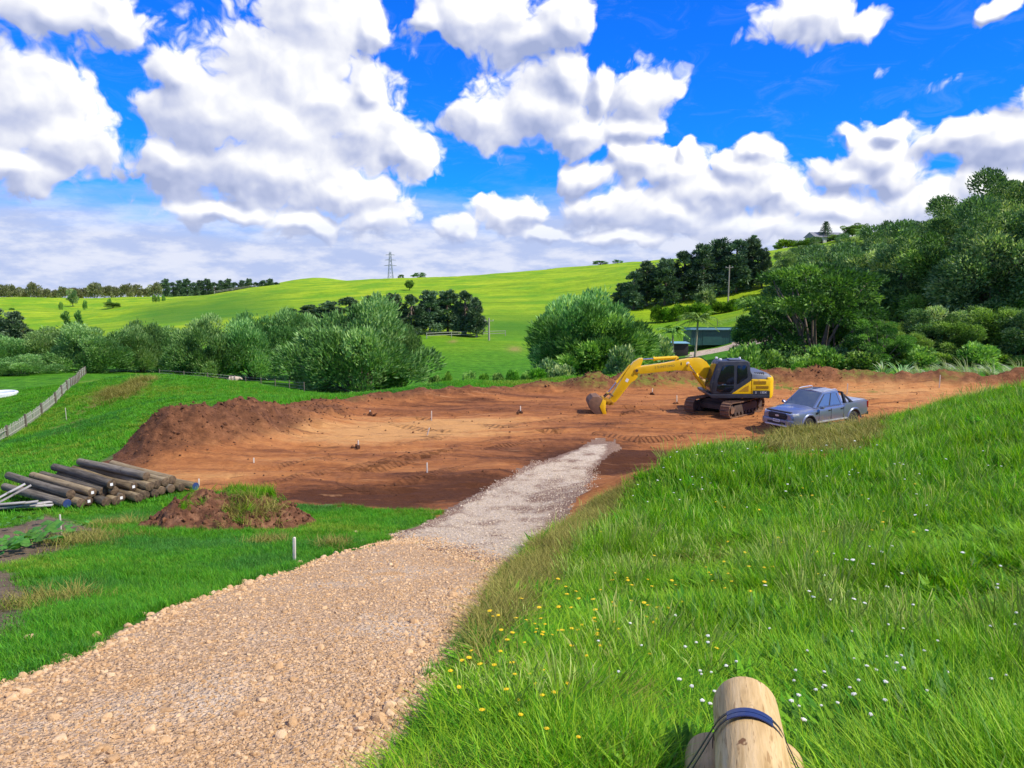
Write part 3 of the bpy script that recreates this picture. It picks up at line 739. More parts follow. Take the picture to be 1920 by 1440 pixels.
    for i in range(1):      # poplar
        g = np.random.default_rng(450)
        h = g.uniform(1, 13, 44); a = g.uniform(0, 6.28, 44); r = 1.1 * (1 - (h / 15) ** 2)
        C = np.c_[r * np.cos(a), r * np.sin(a), h]
        cr = crown_from_clumps('poplar_crown', g, C, g.uniform(.5, 1.0, 44), 80, M_BROAD, .7, .25, up=1.2, out=.1, tvar=.5)
        proto('poplar', 14, 4.0, cr, limbs_mesh('poplar_trunk', g, (0, 0, 0), C[:6], .2, M_BARK, 11.0))
    for i in range(2):      # low round bush, stems from the ground
        g = np.random.default_rng(500 + i)
        for kind, mat in (('bush', M_BROAD), ('fresh', M_FRESH), ('hedge', M_HEDGE), ('palew', M_PALEW), ('greybush', M_GREYGRN)):
            C = ell_shell(g, 22, 1.0, 1.25, .85, .4, -.5); rad = g.uniform(.3, .6, 22)
            cr = crown_from_clumps(kind + '_crown', g, C, rad, 75, mat, .36 if kind == 'fresh' else .30, .15, up=.5, out=.7, center=(0, 0, .2), tvar=.6)
            proto(kind, 2.5, 3.0, cr, limbs_mesh(kind + '_stems', g, (0, 0, 0), C[:7], .07, M_BARK, gnarl=.08))
    g = np.random.default_rng(560)   # Norfolk pine: tiers
    C = []; rad = []
    for t in range(13):
        h = 2.5 + t * 1.25; rm = 4.0 * (1 - t / 13.6)
        for a in np.linspace(0, 6.283, 7)[:-1]:
            for q in (.4, .8, 1.0): C.append((rm * q * math.cos(a + t), rm * q * math.sin(a + t), h + .25 * q * rm * .5)); rad.append(.32 + .25 * (1 - q))
    cr = crown_from_clumps('norfolk_crown', g, np.array(C), np.array(rad), 14, M_PINE, .7, .25, up=.4, out=.6, center=(0, 0, 8))
    proto('norfolk', 19.5, 8.2, cr, limbs_mesh('norfolk_trunk', g, (0, 0, 0), [(0, 0, 18.6)], .28, M_BARK, 17.0, gnarl=.01))
make_protos()
_pc = {}
def tree(kind, u, d, vtop, wpx, label, cat='tree', group=None, name=None, variant=None, zbase=None, sink=0.15):
    x, y, z = G(u, d)
    i = _pc.get(kind, 0); _pc[kind] = i + 1
    H, Wd, cr, tr = PROTO[kind][(i if variant is None else variant) % len(PROTO[kind])]
    h = at(u, vtop, d)[2] - z; w = wpx / FPX * d
    root = empty(name or kind + '_tree', (x, y, z - sink), random.uniform(0, 6.28), label, cat, group)
    root.scale = (w / Wd, w / Wd, h / H)
    link('trunk', tr, None, root); link('crown', cr, None, root)
    return root
ROWG = 'willows along the valley floor'
for (u, d, vt, w, lab) in [(18, 92, 622, 130, 'grey green willow at the left edge, below the dark conifers'), (98, 95, 612, 140, 'low willow in the valley row below the two poplars'),
        (176, 90, 604, 190, 'wide feathery willow behind the top end of the paling fence'), (268, 94, 598, 120, 'darker narrow willow right of the feathery one behind the fence'),
        (325, 97, 610, 120, 'low willow filling the dip in the valley row'), (395, 90, 590, 160, 'rounded willow directly behind the grazing sheep'),
        (474, 92, 583, 160, 'willow with several bare stems right of the sheep'), (548, 95, 577, 150, 'tall willow beside the largest willow, on its left'),
        (680, 80, 553, 285, 'largest and palest willow dome, left of the gap of green field'), (612, 86, 592, 140, 'smaller willow tucked in front left of the largest willow'),
        (748, 86, 600, 120, 'lower right shoulder willow beside the largest willow dome'), (40, 82, 662, 130, 'low bushy willow at left edge just above the paddock')]:
    tree('willow', u, d, vt, w, lab, group=ROWG, name='willow_tree')
tree('round', 1112, 77, 527, 262, 'big round dense tree behind the brown earth mound, left of the shed', name='round_tree')
tree('willow', 1100, 79, 540, 240, 'light green willow tangled into the big round tree above the bucket', name='willow_tree', variant=1)
for (u, d, vt, w, lab) in [(1165, 70, 638, 74, 'dull green shrub at the foot of the round tree, right side'), (1205, 84, 600, 80, 'leafy shrub right of the round tree, left of the palms'), (1238, 88, 622, 60, 'small shrub beside the round tree nearest the palms'),
                           (1030, 66, 660, 70, 'bush at left foot of the round tree beside the green field'), (1055, 62, 678, 60, 'low bush just behind the earth mound')]:
    tree('greybush', u, d, vt, w, lab, 'shrub', 'shrubs round the foot of the round tree', 'shrub')
PG = 'dark pines in the middle of the valley'
for k, (u, d, vt, w) in enumerate([(545, 172, 577, 40), (580, 168, 570, 54), (618, 166, 562, 60), (655, 164, 556, 60), (698, 162, 553, 60), (738, 160, 547, 62), (772, 158, 551, 52), (806, 160, 543, 62), (840, 162, 540, 66), (873, 160, 544, 54), (893, 158, 556, 40)]):
    tree('pine', u, d, vt, w, 'dark pine in the valley clump, number %s from its left end' % ['one', 'two', 'three', 'four', 'five', 'six', 'seven', 'eight', 'nine', 'ten', 'eleven'][k], group=PG, name='pine_tree')
PG = 'tall pine block left of the layered tree'
for k, (u, d, vt, w) in enumerate([(1165, 205, 528, 40), (1188, 200, 508, 50), (1212, 203, 488, 60), (1246, 200, 481, 66), (1282, 202, 470, 70), (1316, 200, 456, 70), (1348, 203, 443, 70), (1380, 200, 449, 70), (1408, 202, 446, 60), (1428, 198, 462, 46)]):
    tree('pine', u, d, vt, w, 'tall pine in the dark block behind the shed, number %s from its left end' % ['one', 'two', 'three', 'four', 'five', 'six', 'seven', 'eight', 'nine', 'ten'][k], group=PG, name='pine_tree')
tree('greybush', 1322, 186, 533, 46, 'small grey leaved tree before the pine block above the hedge', 'tree', name='grey_tree')
HG = 'clipped hedge trees across the lawn above the shed'
for k, u in enumerate(range(1232, 1425, 18)):
    tree('hedge', u, 176 - (k % 3), 571 - 1.5 * k + 2 * (k % 2) if k < 9 else 558, 34, 'bright green hedge tree above the shed, %s from the left' % ['first', 'second', 'third', 'fourth', 'fifth', 'sixth', 'seventh', 'eighth', 'ninth', 'tenth', 'eleventh'][k], 'tree', HG, 'hedge_tree')
tree('spread', 1530, 64, 482, 300, 'broad layered tree with bare grey stems behind the pickup', name='layered_tree', variant=0)
tree('spread', 1640, 59, 592, 130, 'low bright green layered tree reaching over the bank right of the pickup', name='layered_tree', variant=1)
tree('spread', 1445, 70, 545, 150, 'layered tree between the shed and the broad layered tree', name='layered_tree', variant=1)
FG = 'trees of the wooded slope at right'
for (k, u, d, vt, w, lab) in [('sage', 1608, 80, 462, 190, 'sage green tree directly behind the broad layered tree'), ('sage', 1690, 76, 440, 220, 'pale topped sage tree halfway along the wooded slope'), ('broad', 1765, 72, 440, 200, 'dark broadleaf low in the wooded slope'),
        ('sage', 1850, 68, 385, 240, 'large sage tree on the front of the wooded slope near the right edge'), ('broad', 1940, 66, 380, 240, 'dark broadleaf cut by the right edge of the picture'), ('sage', 1780, 92, 390, 210, 'sage tree on the crest of the wooded slope'),
        ('broad', 1712, 98, 425, 150, 'broadleaf on the crest of the wooded slope left of the sage crest tree'), ('sage', 1885, 86, 330, 210, 'tallest tree on the wooded slope, top right'), ('broad', 2040, 64, 360, 260, 'broadleaf mostly outside the right edge'), ('sage', 1650, 108, 432, 110, 'farthest sage tree at left end of the wooded crest'),
        ('broad', 1740, 63, 575, 150, 'low dark tree under the wooded slope above the pampas'), ('broad', 1860, 61, 560, 160, 'low dark tree under the wooded slope near the right edge'), ('broad', 1590, 68, 560, 150, 'dark tree filling in beneath the broad layered tree'),
        ('sage', 1545, 84, 468, 190, 'sage tree rising behind the left half of the broad layered tree'), ('broad', 1478, 86, 500, 140, 'dark tree behind the layered tree, nearest the bright hill strip'), ('broad', 1660, 64, 590, 130, 'low dark tree just right of the broad layered tree'), ('broad', 1800, 60, 590, 120, 'low dark tree behind the pampas, middle'), ('broad', 1920, 59, 570, 150, 'low dark tree behind the pampas at the right edge'), ('sage', 1640, 88, 445, 180, 'sage tree filling the skyline left of the wooded crest'), ('broad', 1700, 60.5, 610, 100, 'smallest dark tree behind the flax plants')] + [
        (('sage', 'broad')[k % 2], u, d, vt, w, 'crown in the upper part of the wooded slope, %s counting from the left' % ORD[k]) for k, (u, d, vt, w) in enumerate([(1472, 185, 468, 74), (1500, 132, 484, 112), (1528, 192, 452, 90), (1560, 142, 468, 112), (1590, 186, 440, 90), (1620, 136, 452, 122), (1652, 182, 430, 92), (1682, 132, 436, 132), (1722, 172, 418, 104), (1782, 152, 380, 134), (1842, 142, 352, 142), (1902, 132, 322, 152)])]:
    tree(k, u, d, vt, w, lab, group=FG, name='woodland_tree')
# far trees
tree('broad', 212, 330, 565, 38, 'lone dark spreading tree on the sunlit left field', name='lone_tree')
tree('broad', 137, 430, 543, 26, 'round tree by the far pale willows on left field', name='lone_tree')
tree('poplar', 129, 112, 580, 22, 'left of the two slim poplars above the willows', name='poplar_tree')
tree('poplar', 153, 112, 578, 18, 'right of the two slim poplars above the willows', name='poplar_tree')
tree('pine', -8, 122, 570, 62, 'dark conifer cut by the left edge', name='conifer_tree'); tree('pine', 32, 118, 582, 60, 'dark conifer at left edge, right of its neighbour', name='conifer_tree')
tree('broad', 768, 300, 522, 24, 'lone bushy tree on the hill below the pylon', name='lone_tree')
tree('spread', 786, 455, 510, 30, 'flat topped tree on the hill crest right of the pylon', name='crest_tree'); tree('spread', 752, 455, 514, 14, 'tiny flat tree on the hill crest beside the pylon', name='crest_tree')
tree('spread', 1035, 450, 503, 18, 'small dark tree on the hill crest middle', name='crest_tree'); tree('spread', 1125, 445, 488, 34, 'wide dark tree on the hill crest left of the pine block', name='crest_tree'); tree('spread', 1158, 445, 486, 22, 'dark tree on the hill crest nearest the pine block', name='crest_tree')
for k, u in enumerate(range(8, 310, 19)):
    tree('palew', u, 560 + 12 * (k % 3), 529 + 4 * ((k * 7) % 3) + (6 if 70 < u < 160 else 0), 32, 'pale olive willow in the far row on the left skyline, %s from left' % ORD[k], 'tree', 'pale willows on the far left skyline', 'pale_willow')
for k, u in enumerate(range(312, 522, 13)):
    tree('pine', u, 640 + 15 * (k % 3), 521 + 4 * ((k * 5) % 3), 24, 'dark far tree on the skyline left of the hill, %s from its left end' % ORD[k], 'tree', 'dark trees on the far skyline', 'skyline_tree')
tree('norfolk', 1547, 290, 412, 36, 'tiered Norfolk pine standing above the hilltop house', name='norfolk_pine')
for (k, u, d, vt, w, lab) in [('broad', 1598, 280, 418, 54, 'dark round tree right of the tiered pine on the hilltop'), ('broad', 1620, 270, 428, 40, 'second dark round tree right of the tiered pine'), ('broad', 1570, 275, 437, 46, 'tree hiding the right side of the hilltop house'), ('hedge', 1478, 330, 446, 46, 'rounded light tree on the hill left of the house'),
        ('broad', 1512, 275, 446, 54, 'tree on the hill next to the house, left side'), ('broad', 1460, 340, 455, 24, 'small tree on the bright hill strip'), ('broad', 1660, 260, 432, 60, 'far tree on the ridge left of the wooded crest'), ('broad', 1700, 255, 420, 50, 'far tree on the ridge just touching the wooded crest'), ('pine', 1412, 360, 440, 26, 'pointed tree behind the right end of the pine block')]:
    tree(k, u, d, vt, w, lab, name='hilltop_tree')
SG = 'shrubs along the grass strip behind the clay pad'
for k, (u, d, vt, w) in enumerate([(838, 57, 702, 24), (880, 56, 698, 34), (906, 56, 701, 24), (935, 56, 699, 28), (962, 56, 698, 26), (988, 56, 699, 24), (1008, 55, 690, 36), (815, 60, 700, 30)]):
    tree('bush' if k % 2 else 'fresh', u, d, vt - 9, w * 1.15, 'small shrub on the strip between pad and far field, %s' % ['left of the pair', 'largest one', 'narrow one', 'middle one', 'right of middle', 'second from right', 'rightmost one', 'leftmost one'][k], 'shrub', SG, 'shrub')
for k, u in enumerate(range(1398, 1950, 36)):
    tree(('bush', 'bush', 'greybush')[k % 3], u, 57.5 + 1.2 * (k % 3), 632 + 9 * ((k * 5) % 4), 84, 'dark understorey bush along the foot of the wood, %s from the left' % ORD[k], 'shrub', 'understorey bushes along the foot of the wood', 'understorey_bush')
SG = 'bright leafy shrubs behind the far bank'
for k, (u, d, vt, w, lab) in enumerate([(1425, 54, 684, 36, 'bright leafy shrub just right of the excavator engine hood'), (1462, 54, 680, 36, 'bright leafy shrub above the pickup roof'), (1495, 54.5, 676, 30, 'bright leafy shrub left of the tallest one'), (1530, 53.5, 663, 44, 'tallest bright leafy shrub behind the far bank'), (1565, 54, 686, 22, 'small bright shrub right of the tallest one'),
                             (1215, 54, 684, 30, 'bright shrub seen under the excavator boom'), (1250, 54, 682, 40, 'bright shrub under the boom close to the cab'), (1285, 54, 684, 34, 'bright shrub hard against the cab front'), (1175, 55, 690, 30, 'bright shrub seen behind the excavator arm')]):
    tree('fresh', u, d, vt, w, lab, 'shrub', SG, 'shrub')

# flax and pampas: fans of long blades
def fan_mesh(name, g, n, L, Wd, lean, mat, wind=0.):
    V = []; F = []; T = []
    for i in range(n):
        a = g.uniform(0, 6.283); t = g.uniform(.1, 1.0) * lean; l = L * g.uniform(.6, 1.1)
        d = Vector((math.cos(a) * t + wind, math.sin(a) * t, 1)).normalized(); s = Vector((-math.sin(a), math.cos(a), 0)) * Wd / 2
        p0 = Vector((math.cos(a), math.sin(a), 0)) * g.uniform(0, .12) * L; p1 = p0 + d * l * .5; p2 = p1 + (d + Vector((math.cos(a) * .35 + wind, math.sin(a) * .35, -.35 * t))).normalized() * l * .3; p3 = p2 + (d + Vector((math.cos(a) * .9 + wind * 2, math.sin(a) * .9, -1.0 * t))).normalized() * l * .25
        b = len(V); V += [p0 - s * .7, p0 + s * .7, p1 + s, p1 - s, p2 + s * .8, p2 - s * .8, p3]; F += [(b, b + 1, b + 2, b + 3), (b + 3, b + 2, b + 4, b + 5), (b + 5, b + 4, b + 6)]
        T += [g.uniform()] * 7
    me = mesh_np(name, V, F); attr(me, 'tint', T); me.materials.append(mat); return me
g = np.random.default_rng(600)
FLX = [fan_mesh('flax_blades', g, 46, 1.3, .09, .95, M_FLAX) for _ in range(2)]; PMP = [fan_mesh('pampas_blades', g, 150, 1.3, .035, .8, M_PAMPAS, -.55) for _ in range(2)]
for k, (u, s, lab) in enumerate([(1655, 1.0, 'spiky flax plant on the far bank, left one of two'), (1690, 1.15, 'spiky flax plant on the far bank, right one of two'), (1610, .6, 'small flax tuft below the low layered tree')]):
    x, y, z = G(u, 51.5); o = link('flax_plant', FLX[k % 2], loc=(x, y, z - .1), rot=(0, 0, k)); o.scale = (s,) * 3; tag(o, lab, 'plant', 'flax plants on the far bank')
for k, (u, s) in enumerate([(1722, 1.0), (1745, .8), (1775, 1.15), (1808, 1.3), (1832, .9), (1860, 1.1), (1885, .9), (1910, 1.2), (1760, .7), (1940, 1.1)]):
    x, y, z = G(u, 50.6 + .5 * (k % 3)); o = link('pampas_clump', PMP[k % 2], loc=(x, y, z - .1), rot=(0, 0, .2 * math.sin(k))); o.scale = (s,) * 3
    tag(o, 'pale windswept pampas clump on the far bank at right, %s' % ['first from left', 'second from left', 'fourth from left', 'fifth from left', 'sixth from left', 'seventh from left', 'eighth from left', 'ninth from left', 'third from left', 'cut by the right edge'][k], 'plant', 'windswept pampas clumps')

# palms
def palm(u, d, vtop, label, lean=.05):
    x, y, z = G(u, d); h = (at(u, vtop, d)[2] - z); g = np.random.default_rng(int(u))
    root = empty('palm_tree', (x, y, z - .1), 0, label, 'palm')
    th = h * .74; mb = MB(); pts = [(lean * q * th, 0, q * th) for q in (0, .3, .6, 1)]; mb.tube(pts, [.20, .15, .14, .13], 8); mb.build('trunk', M_BARKP, root, smooth=True)
    top = np.array(pts[-1]); P = []; D = []; Nn = []; L = []
    for k in range(20):
        a = k * 2.4 + g.uniform(-.2, .2); el = g.uniform(-.1, 1.25); l = h * .46 * g.uniform(.85, 1.1)
        for t in np.linspace(.1, 1, 16):
            e = el - 1.5 * t * t; hor = l * t * math.cos(el * .7); p = top + np.array([math.cos(a) * hor, math.sin(a) * hor, l * (math.sin(el) * t - .62 * t * t)])
            for s in (-1, 1):
                P.append(p); D.append((math.cos(a) * .5 - math.sin(a) * s, math.sin(a) * .5 + math.cos(a) * s, -.55)); Nn.append((math.cos(a) * .2, math.sin(a) * .2, 1)); L.append(h * .12 * (1.2 - .7 * t))
    n = len(P); me = leaves_mesh('fronds', np.array(P), np.array(D), np.array(Nn), np.array(L), .16, g.uniform(0, 1, n), M_BROAD)
    link('fronds', me, None, root)
palm(1303, 108, 573, 'feathery palm with pale trunk standing before the green shed')
palm(1262, 106, 600, 'shorter palm left of the shed among shrubs', -.04)

# ------------------------------------------------------------------ scatter: grass, gravel and clods (nobody could count these)
def scatter_tree():
    ng = bpy.data.node_groups.new('scatter', 'GeometryNodeTree')
    return ng
def scatter(name, P, rot, scl, idx, protos, label, cat, parent=None):
    me = mesh_np(name, P, np.zeros((0, 3), int)) if False else bpy.data.meshes.new(name)
    me.vertices.add(len(P)); me.vertices.foreach_set('co', np.asarray(P, np.float32).ravel()); me.update()
    attr(me, 'rot', np.asarray(rot, np.float32), 'FLOAT_VECTOR'); attr(me, 'scl', np.asarray(scl, np.float32), 'FLOAT_VECTOR'); attr(me, 'idx', np.asarray(idx, np.int32), 'INT')
    o = bpy.data.objects.new(name, me); COL.objects.link(o)
    ng = bpy.data.node_groups.new(name + '_scatter', 'GeometryNodeTree')
    ng.interface.new_socket('Geometry', in_out='INPUT', socket_type='NodeSocketGeometry'); ng.interface.new_socket('Geometry', in_out='OUTPUT', socket_type='NodeSocketGeometry')
    nn = ng.nodes; L = ng.links.new
    gi = nn.new('NodeGroupInput'); go = nn.new('NodeGroupOutput'); jn = nn.new('GeometryNodeJoinGeometry'); ip = nn.new('GeometryNodeInstanceOnPoints')
    for p in reversed(protos):
        po = bpy.data.objects.new('proto_' + name, p)
        oi = nn.new('GeometryNodeObjectInfo'); oi.inputs['Object'].default_value = po; oi.inputs['As Instance'].default_value = True
        L(oi.outputs['Geometry'], jn.inputs[0])
    def na(n, t):
        a = nn.new('GeometryNodeInputNamedAttribute'); a.data_type = t; a.inputs[0].default_value = n; return a.outputs[0]
    L(gi.outputs[0], ip.inputs['Points']); L(jn.outputs[0], ip.inputs['Instance']); ip.inputs['Pick Instance'].default_value = True
    L(na('idx', 'INT'), ip.inputs['Instance Index']); L(na('scl', 'FLOAT_VECTOR'), ip.inputs['Scale'])
    e2r = nn.new('FunctionNodeEulerToRotation'); L(na('rot', 'FLOAT_VECTOR'), e2r.inputs[0]); L(e2r.outputs[0], ip.inputs['Rotation'])
    L(ip.outputs[0], go.inputs[0])
    md = o.modifiers.new('scatter', 'NODES'); md.node_group = ng
    if parent is not None: o.parent = parent
    tag(o, label, cat if parent is None else None, kind='stuff'); return o

def blade_tuft(name, g, n, h, w, spread, lean, mat, segs=3, curl=.6, hvar=.45, wind=(.04, -.05)):
    V = []; F = []; T = []
    for i in range(n):
        a = g.uniform(0, 6.283); r = spread * math.sqrt(g.uniform()); b = g.uniform(0, 6.283)
        base = np.array([r * math.cos(b), r * math.sin(b), -.03]); hh = h * (1 + hvar * (g.uniform() * 2 - 1)); ln = lean * g.uniform(.2, 1.2)
        dx, dy = math.cos(a) * ln + wind[0] * ln, math.sin(a) * ln + wind[1] * ln
        sx, sy = -math.sin(a), math.cos(a); ww = w * g.uniform(.6, 1.3); k0 = len(V)
        for s in range(segs):
            t = s / segs; c = curl * t * t
            p = base + np.array([dx * hh * (t * .6 + c), dy * hh * (t * .6 + c), hh * (t - .30 * ln * t * t)]); q = ww * (1 - .55 * t) / 2
            V += [p - np.array([sx, sy, 0]) * q, p + np.array([sx, sy, 0]) * q]
        V.append(base + np.array([dx * hh * (.6 + curl), dy * hh * (.6 + curl), hh * (1 - .30 * ln)]))
        for s in range(segs - 1): j = k0 + 2 * s; F.append((j, j + 1, j + 3, j + 2))
        j = k0 + 2 * (segs - 1); F.append((j, j + 1, j + 2))
        T += [g.uniform()] * (2 * segs + 1)
    me = mesh_np(name, V, F); attr(me, 'tint', T); me.materials.append(mat); return me
M_MEADOW = leaf_mat('meadow_blade', (.036, .145, .003), (.135, .37, .006), (.37, .59, .024), .45, .5)
M_MEADOW2 = leaf_mat('rank_blade', (.028, .12, .003), (.085, .28, .006), (.22, .46, .02), .42, .5)
M_LAWN = leaf_mat('lawn_blade', (.040, .19, .006), (.085, .31, .010), (.18, .44, .022), .4, .55)
M_DRY = leaf_mat('dry_blade', (.15, .145, .028), (.28, .26, .055), (.46, .41, .12), .3, .7)
M_SEED = leaf_mat('seed_stalk', (.16, .32, .03), (.34, .48, .09), (.58, .60, .20), .3, .7)
def seed_tuft(name, g, n, h):
    mb = MB(); T = []
    for i in range(n):
        a = g.uniform(0, 6.283); r = .12 * g.uniform(); ln = g.uniform(.05, .35); hh = h * g.uniform(.75, 1.15)
        p = [Vector((r * math.cos(a), r * math.sin(a), 0))]; d = Vector((math.cos(a) * ln + .12, math.sin(a) * ln - .05, 1)).normalized()
        p.append(p[0] + d * hh * .6); p.append(p[1] + (d + Vector((math.cos(a) * .15, math.sin(a) * .15, 0))).normalized() * hh * .28); p.append(p[2] + (d + Vector((math.cos(a) * .4, math.sin(a) * .4, -.1))).normalized() * hh * .14)
        k = len(mb.v); mb.tube(p, [.0022, .0018, .006, .001], 3, cap=False); T += [.3 + .6 * g.uniform()] * (len(mb.v) - k)
    me = mesh_np(name, mb.v, mb.f); attr(me, 'tint', T); me.materials.append(M_SEED); return me
def weed(name, g, n, l, w):
    P = []; D = []; N_ = []
    for i in range(n):
        a = g.uniform(0, 6.283); e = g.uniform(.1, .9); P.append((0, 0, .02 + .1 * g.uniform())); D.append((math.cos(a), math.sin(a), e)); N_.append((-math.cos(a) * e, -math.sin(a) * e, 1))
    return leaves_mesh(name, np.array(P), np.array(D, float), np.array(N_), l * g.uniform(.6, 1.2, n), w, g.uniform(0, 1, n), M_MEADOW2, -.2)
g = np.random.default_rng(900)
NEAR = [blade_tuft('meadow_tuft', g, 30, .27, .009, .10, .6, M_MEADOW), blade_tuft('meadow_tuft', g, 26, .38, .010, .10, .65, M_MEADOW), blade_tuft('meadow_tuft', g, 30, .24, .013, .11, .9, M_MEADOW2),
        seed_tuft('seed_tuft', g, 7, .62), weed('weed_tuft', g, 18, .34, .075), blade_tuft('meadow_tuft', g, 36, .20, .010, .11, .8, M_MEADOW2)]
FARM = [blade_tuft('meadow_tuft', g, 26, .40, .016, .17, .45, M_MEADOW), blade_tuft('meadow_tuft', g, 26, .34, .018, .17, .6, M_MEADOW2), seed_tuft('seed_tuft', g, 6, .66), weed('weed_tuft', g, 14, .32, .075)]
LAWN = [blade_tuft('lawn_tuft', g, 34, .085, .0065, .11, .7, M_LAWN, 2), blade_tuft('lawn_tuft', g, 34, .065, .0075, .12, .8, M_LAWN, 2), blade_tuft('lawn_tuft', g, 26, .12, .008, .10, .6, M_LAWN, 2)]
M_LAWN2 = leaf_mat('yellow_lawn_blade', (.10, .20, .010), (.19, .33, .018), (.34, .46, .05), .4, .55); M_LAWN3 = leaf_mat('cool_lawn_blade', (.022, .12, .010), (.055, .24, .022), (.14, .38, .06), .4, .55)
LAWN += [blade_tuft('lawn_tuft', g, 34, .075, .0070, .12, .8, M_LAWN2, 2), blade_tuft('lawn_tuft', g, 34, .095, .0070, .11, .7, M_LAWN3, 2)]
LAWNF = [blade_tuft('lawn_tuft', g, 40, .13, .022, .30, .7, M_LAWN, 2), blade_tuft('lawn_tuft', g, 36, .19, .026, .26, .6, M_LAWN, 2), blade_tuft('lawn_tuft', g, 40, .14, .022, .30, .7, M_LAWN2, 2), blade_tuft('lawn_tuft', g, 40, .15, .022, .30, .7, M_LAWN3, 2)]
DRY = [blade_tuft('dry_tuft', g, 30, .15, .010, .13, 1.4, M_DRY, 3), blade_tuft('dry_tuft', g, 26, .22, .010, .14, 1.2, M_DRY, 3), blade_tuft('dry_tuft', g, 20, .16, .010, .12, .8, M_MEADOW2, 3)]

def sample(n, a0, a1, r0, r1, mode, g):
    a = g.uniform(a0, a1, n)
    r = np.exp(g.uniform(math.log(r0), math.log(r1), n)) if mode == 'log' else np.sqrt(g.uniform(r0 * r0, r1 * r1, n))
    return r * np.sin(a), r * np.cos(a)
def notbare(x, y, keep_edge=.12):
    x = x + fbm(x * 1.4, y * 1.4, 2, 201) * .2; y = y + fbm(x * 1.4, y * 1.4, 2, 211) * .2
    return ~(inpoly(x, y, PAD) | inpoly(x, y, ROAD) | inpoly(x, y, WHITE))
def right_side(x, y):
    # the meadow lies right of the driveway and pad
    lim = np.interp(y, [0, 2, 3.6, 5, 7, 9, 13, 18, 22, 26, 30, 60], [-1.2, -1.2, -.9, -.6, -.3, -.1, .1, .6, 1.6, 4, 6, 20])
    return x > lim
def place(x, y, g, s0, s1, hs=None, tilt=.12):
    n = len(x); z = zf(x, y)
    rot = np.c_[g.normal(0, tilt, n), g.normal(0, tilt, n), g.uniform(0, 6.283, n)]
    s = g.uniform(s0, s1, n); hs = np.ones(n) if hs is None else hs
    return np.c_[x, y, z], rot, np.c_[s, s, s * hs]
def build_grass():
    g = np.random.default_rng(901)
    # meadow, near
    x0, y0 = sample(6000, -.5, 1.5, 1.3, 3.6, 'area', g); x1, y1 = sample(31000, -.30, .98, 3.6, 15, 'log', g); x1, y1 = np.r_[x0, x1], np.r_[y0, y1]; x2, y2 = sample(14000, -.2, .98, 3.6, 15, 'area', g)
    x, y = np.r_[x1, x2], np.r_[y1, y2]
    k = notbare(x, y) & right_side(x, y); x, y = x[k], y[k]
    dry = soft(x, y, DRYSTRIP, .4)
    dr, _ = polyline_d(x, y, ROAD[2:-3])
    patch = .82 + .85 * fbm(x * .6, y * .6, 3, 221)
    hs = patch * (.40 + .60 * sstep(.1, 1.6, dr)) * (.62 + .38 * sstep(3.4, 4.2, np.hypot(x, y)))
    bx = np.abs((x - 1.5) - (y - 4.6) * .281) ; k = (g.uniform(0, 1, len(x)) > dry * 1.1) & ~((bx < .52) & (y < 4.25)) & ~((bx < .26) & (y < 4.68)); x, y, hs = x[k], y[k], hs[k]
    P, Rr, S = place(x, y, g, .75, 1.2, hs)
    f = vnoise(x * .7, y * .7, 231); u = g.uniform(0, 1, len(x))
    idx = np.where(u < .30, 0, np.where(u < .52, 1, np.where(u < .74, 2, 5)))
    hh = hit(1470, 1150); pz = np.exp(-((x - hh[0]) / 1.1) ** 2 - ((y - hh[1]) / 2.0) ** 2)
    idx = np.where(((f > .62) & (u > .93)) | (u > 1 - .16 * pz), 3, idx); idx = np.where((f < .46) & (u > .74), 4, idx)
    idx = np.where((vnoise(x * 1.3, y * 1.3, 237) > .66) & (g.uniform(0, 1, len(x)) > .72), 6, idx)
    scatter('meadow_grass', P, Rr, S, idx, NEAR + [DRY[1]], 'tall bright green meadow grass on the near right slope', 'grass')
    # meadow, farther
    x, y = sample(35000, .0, .98, 14, 46, 'area', g)
    k = notbare(x, y) & right_side(x, y) & (y < 33 + .25 * x); x, y = x[k], y[k]
    dry = np.maximum(soft(x, y, DRYBANK, .4), soft(x, y, DRYSTRIP, .4)); k = g.uniform(0, 1, len(x)) > dry * 1.05; x, y = x[k], y[k]
    P, Rr, S = place(x, y, g, .75, 1.25, .85 + .5 * fbm(x * .4, y * .4, 3, 241))
    u = g.uniform(0, 1, len(x)); idx = np.where(u < .5, 0, np.where(u < .84, 1, np.where(u < .93, 2, 3)))
    scatter('meadow_grass_far', P, Rr, S, idx, FARM, 'tall meadow grass on the crest of the right hand bank', 'grass')
    # lawn left of the driveway
    x1, y1 = sample(34000, -.75, .06, 4.5, 17, 'area', g); x2, y2 = sample(30000, -.75, .06, 16, 27, 'area', g); x3, y3 = sample(9000, -.75, -.2, 4.5, 12, 'log', g)
    x, y = np.r_[x1, x2, x3], np.r_[y1, y2, y3]
    k = notbare(x, y) & ~right_side(x, y); x, y = x[k], y[k]
    br = np.maximum(soft(x, y, BED, .4), soft(x, y, BED2, .5)); k = g.uniform(0, 1, len(x)) > br * 1.02; x, y = x[k], y[k]
    P, Rr, S = place(x, y, g, .8, 1.35, .9 + .6 * fbm(x * .5, y * .5, 3, 251))
    ff = fbm(x * .45, y * .45, 3, 255) + g.normal(0, .16, len(x)); ix = np.where(ff > .34, 3, np.where(ff < -.28, 4, g.integers(0, 3, len(x))))
    scatter('lawn_grass', P, Rr, S, ix, LAWN, 'short green grass between driveway, garden bed and pole stack', 'grass')
    x, y = sample(26000, -.75, .02, 25, 82, 'area', g)
    x4, y4 = sample(2600, -.25, .15, 44, 58, 'area', g); x, y = np.r_[x, x4], np.r_[y, y4]
    k = notbare(x, y) & (polyline_d(x, y, PAD + [PAD[0]])[0] > .35); x, y = x[k], y[k]
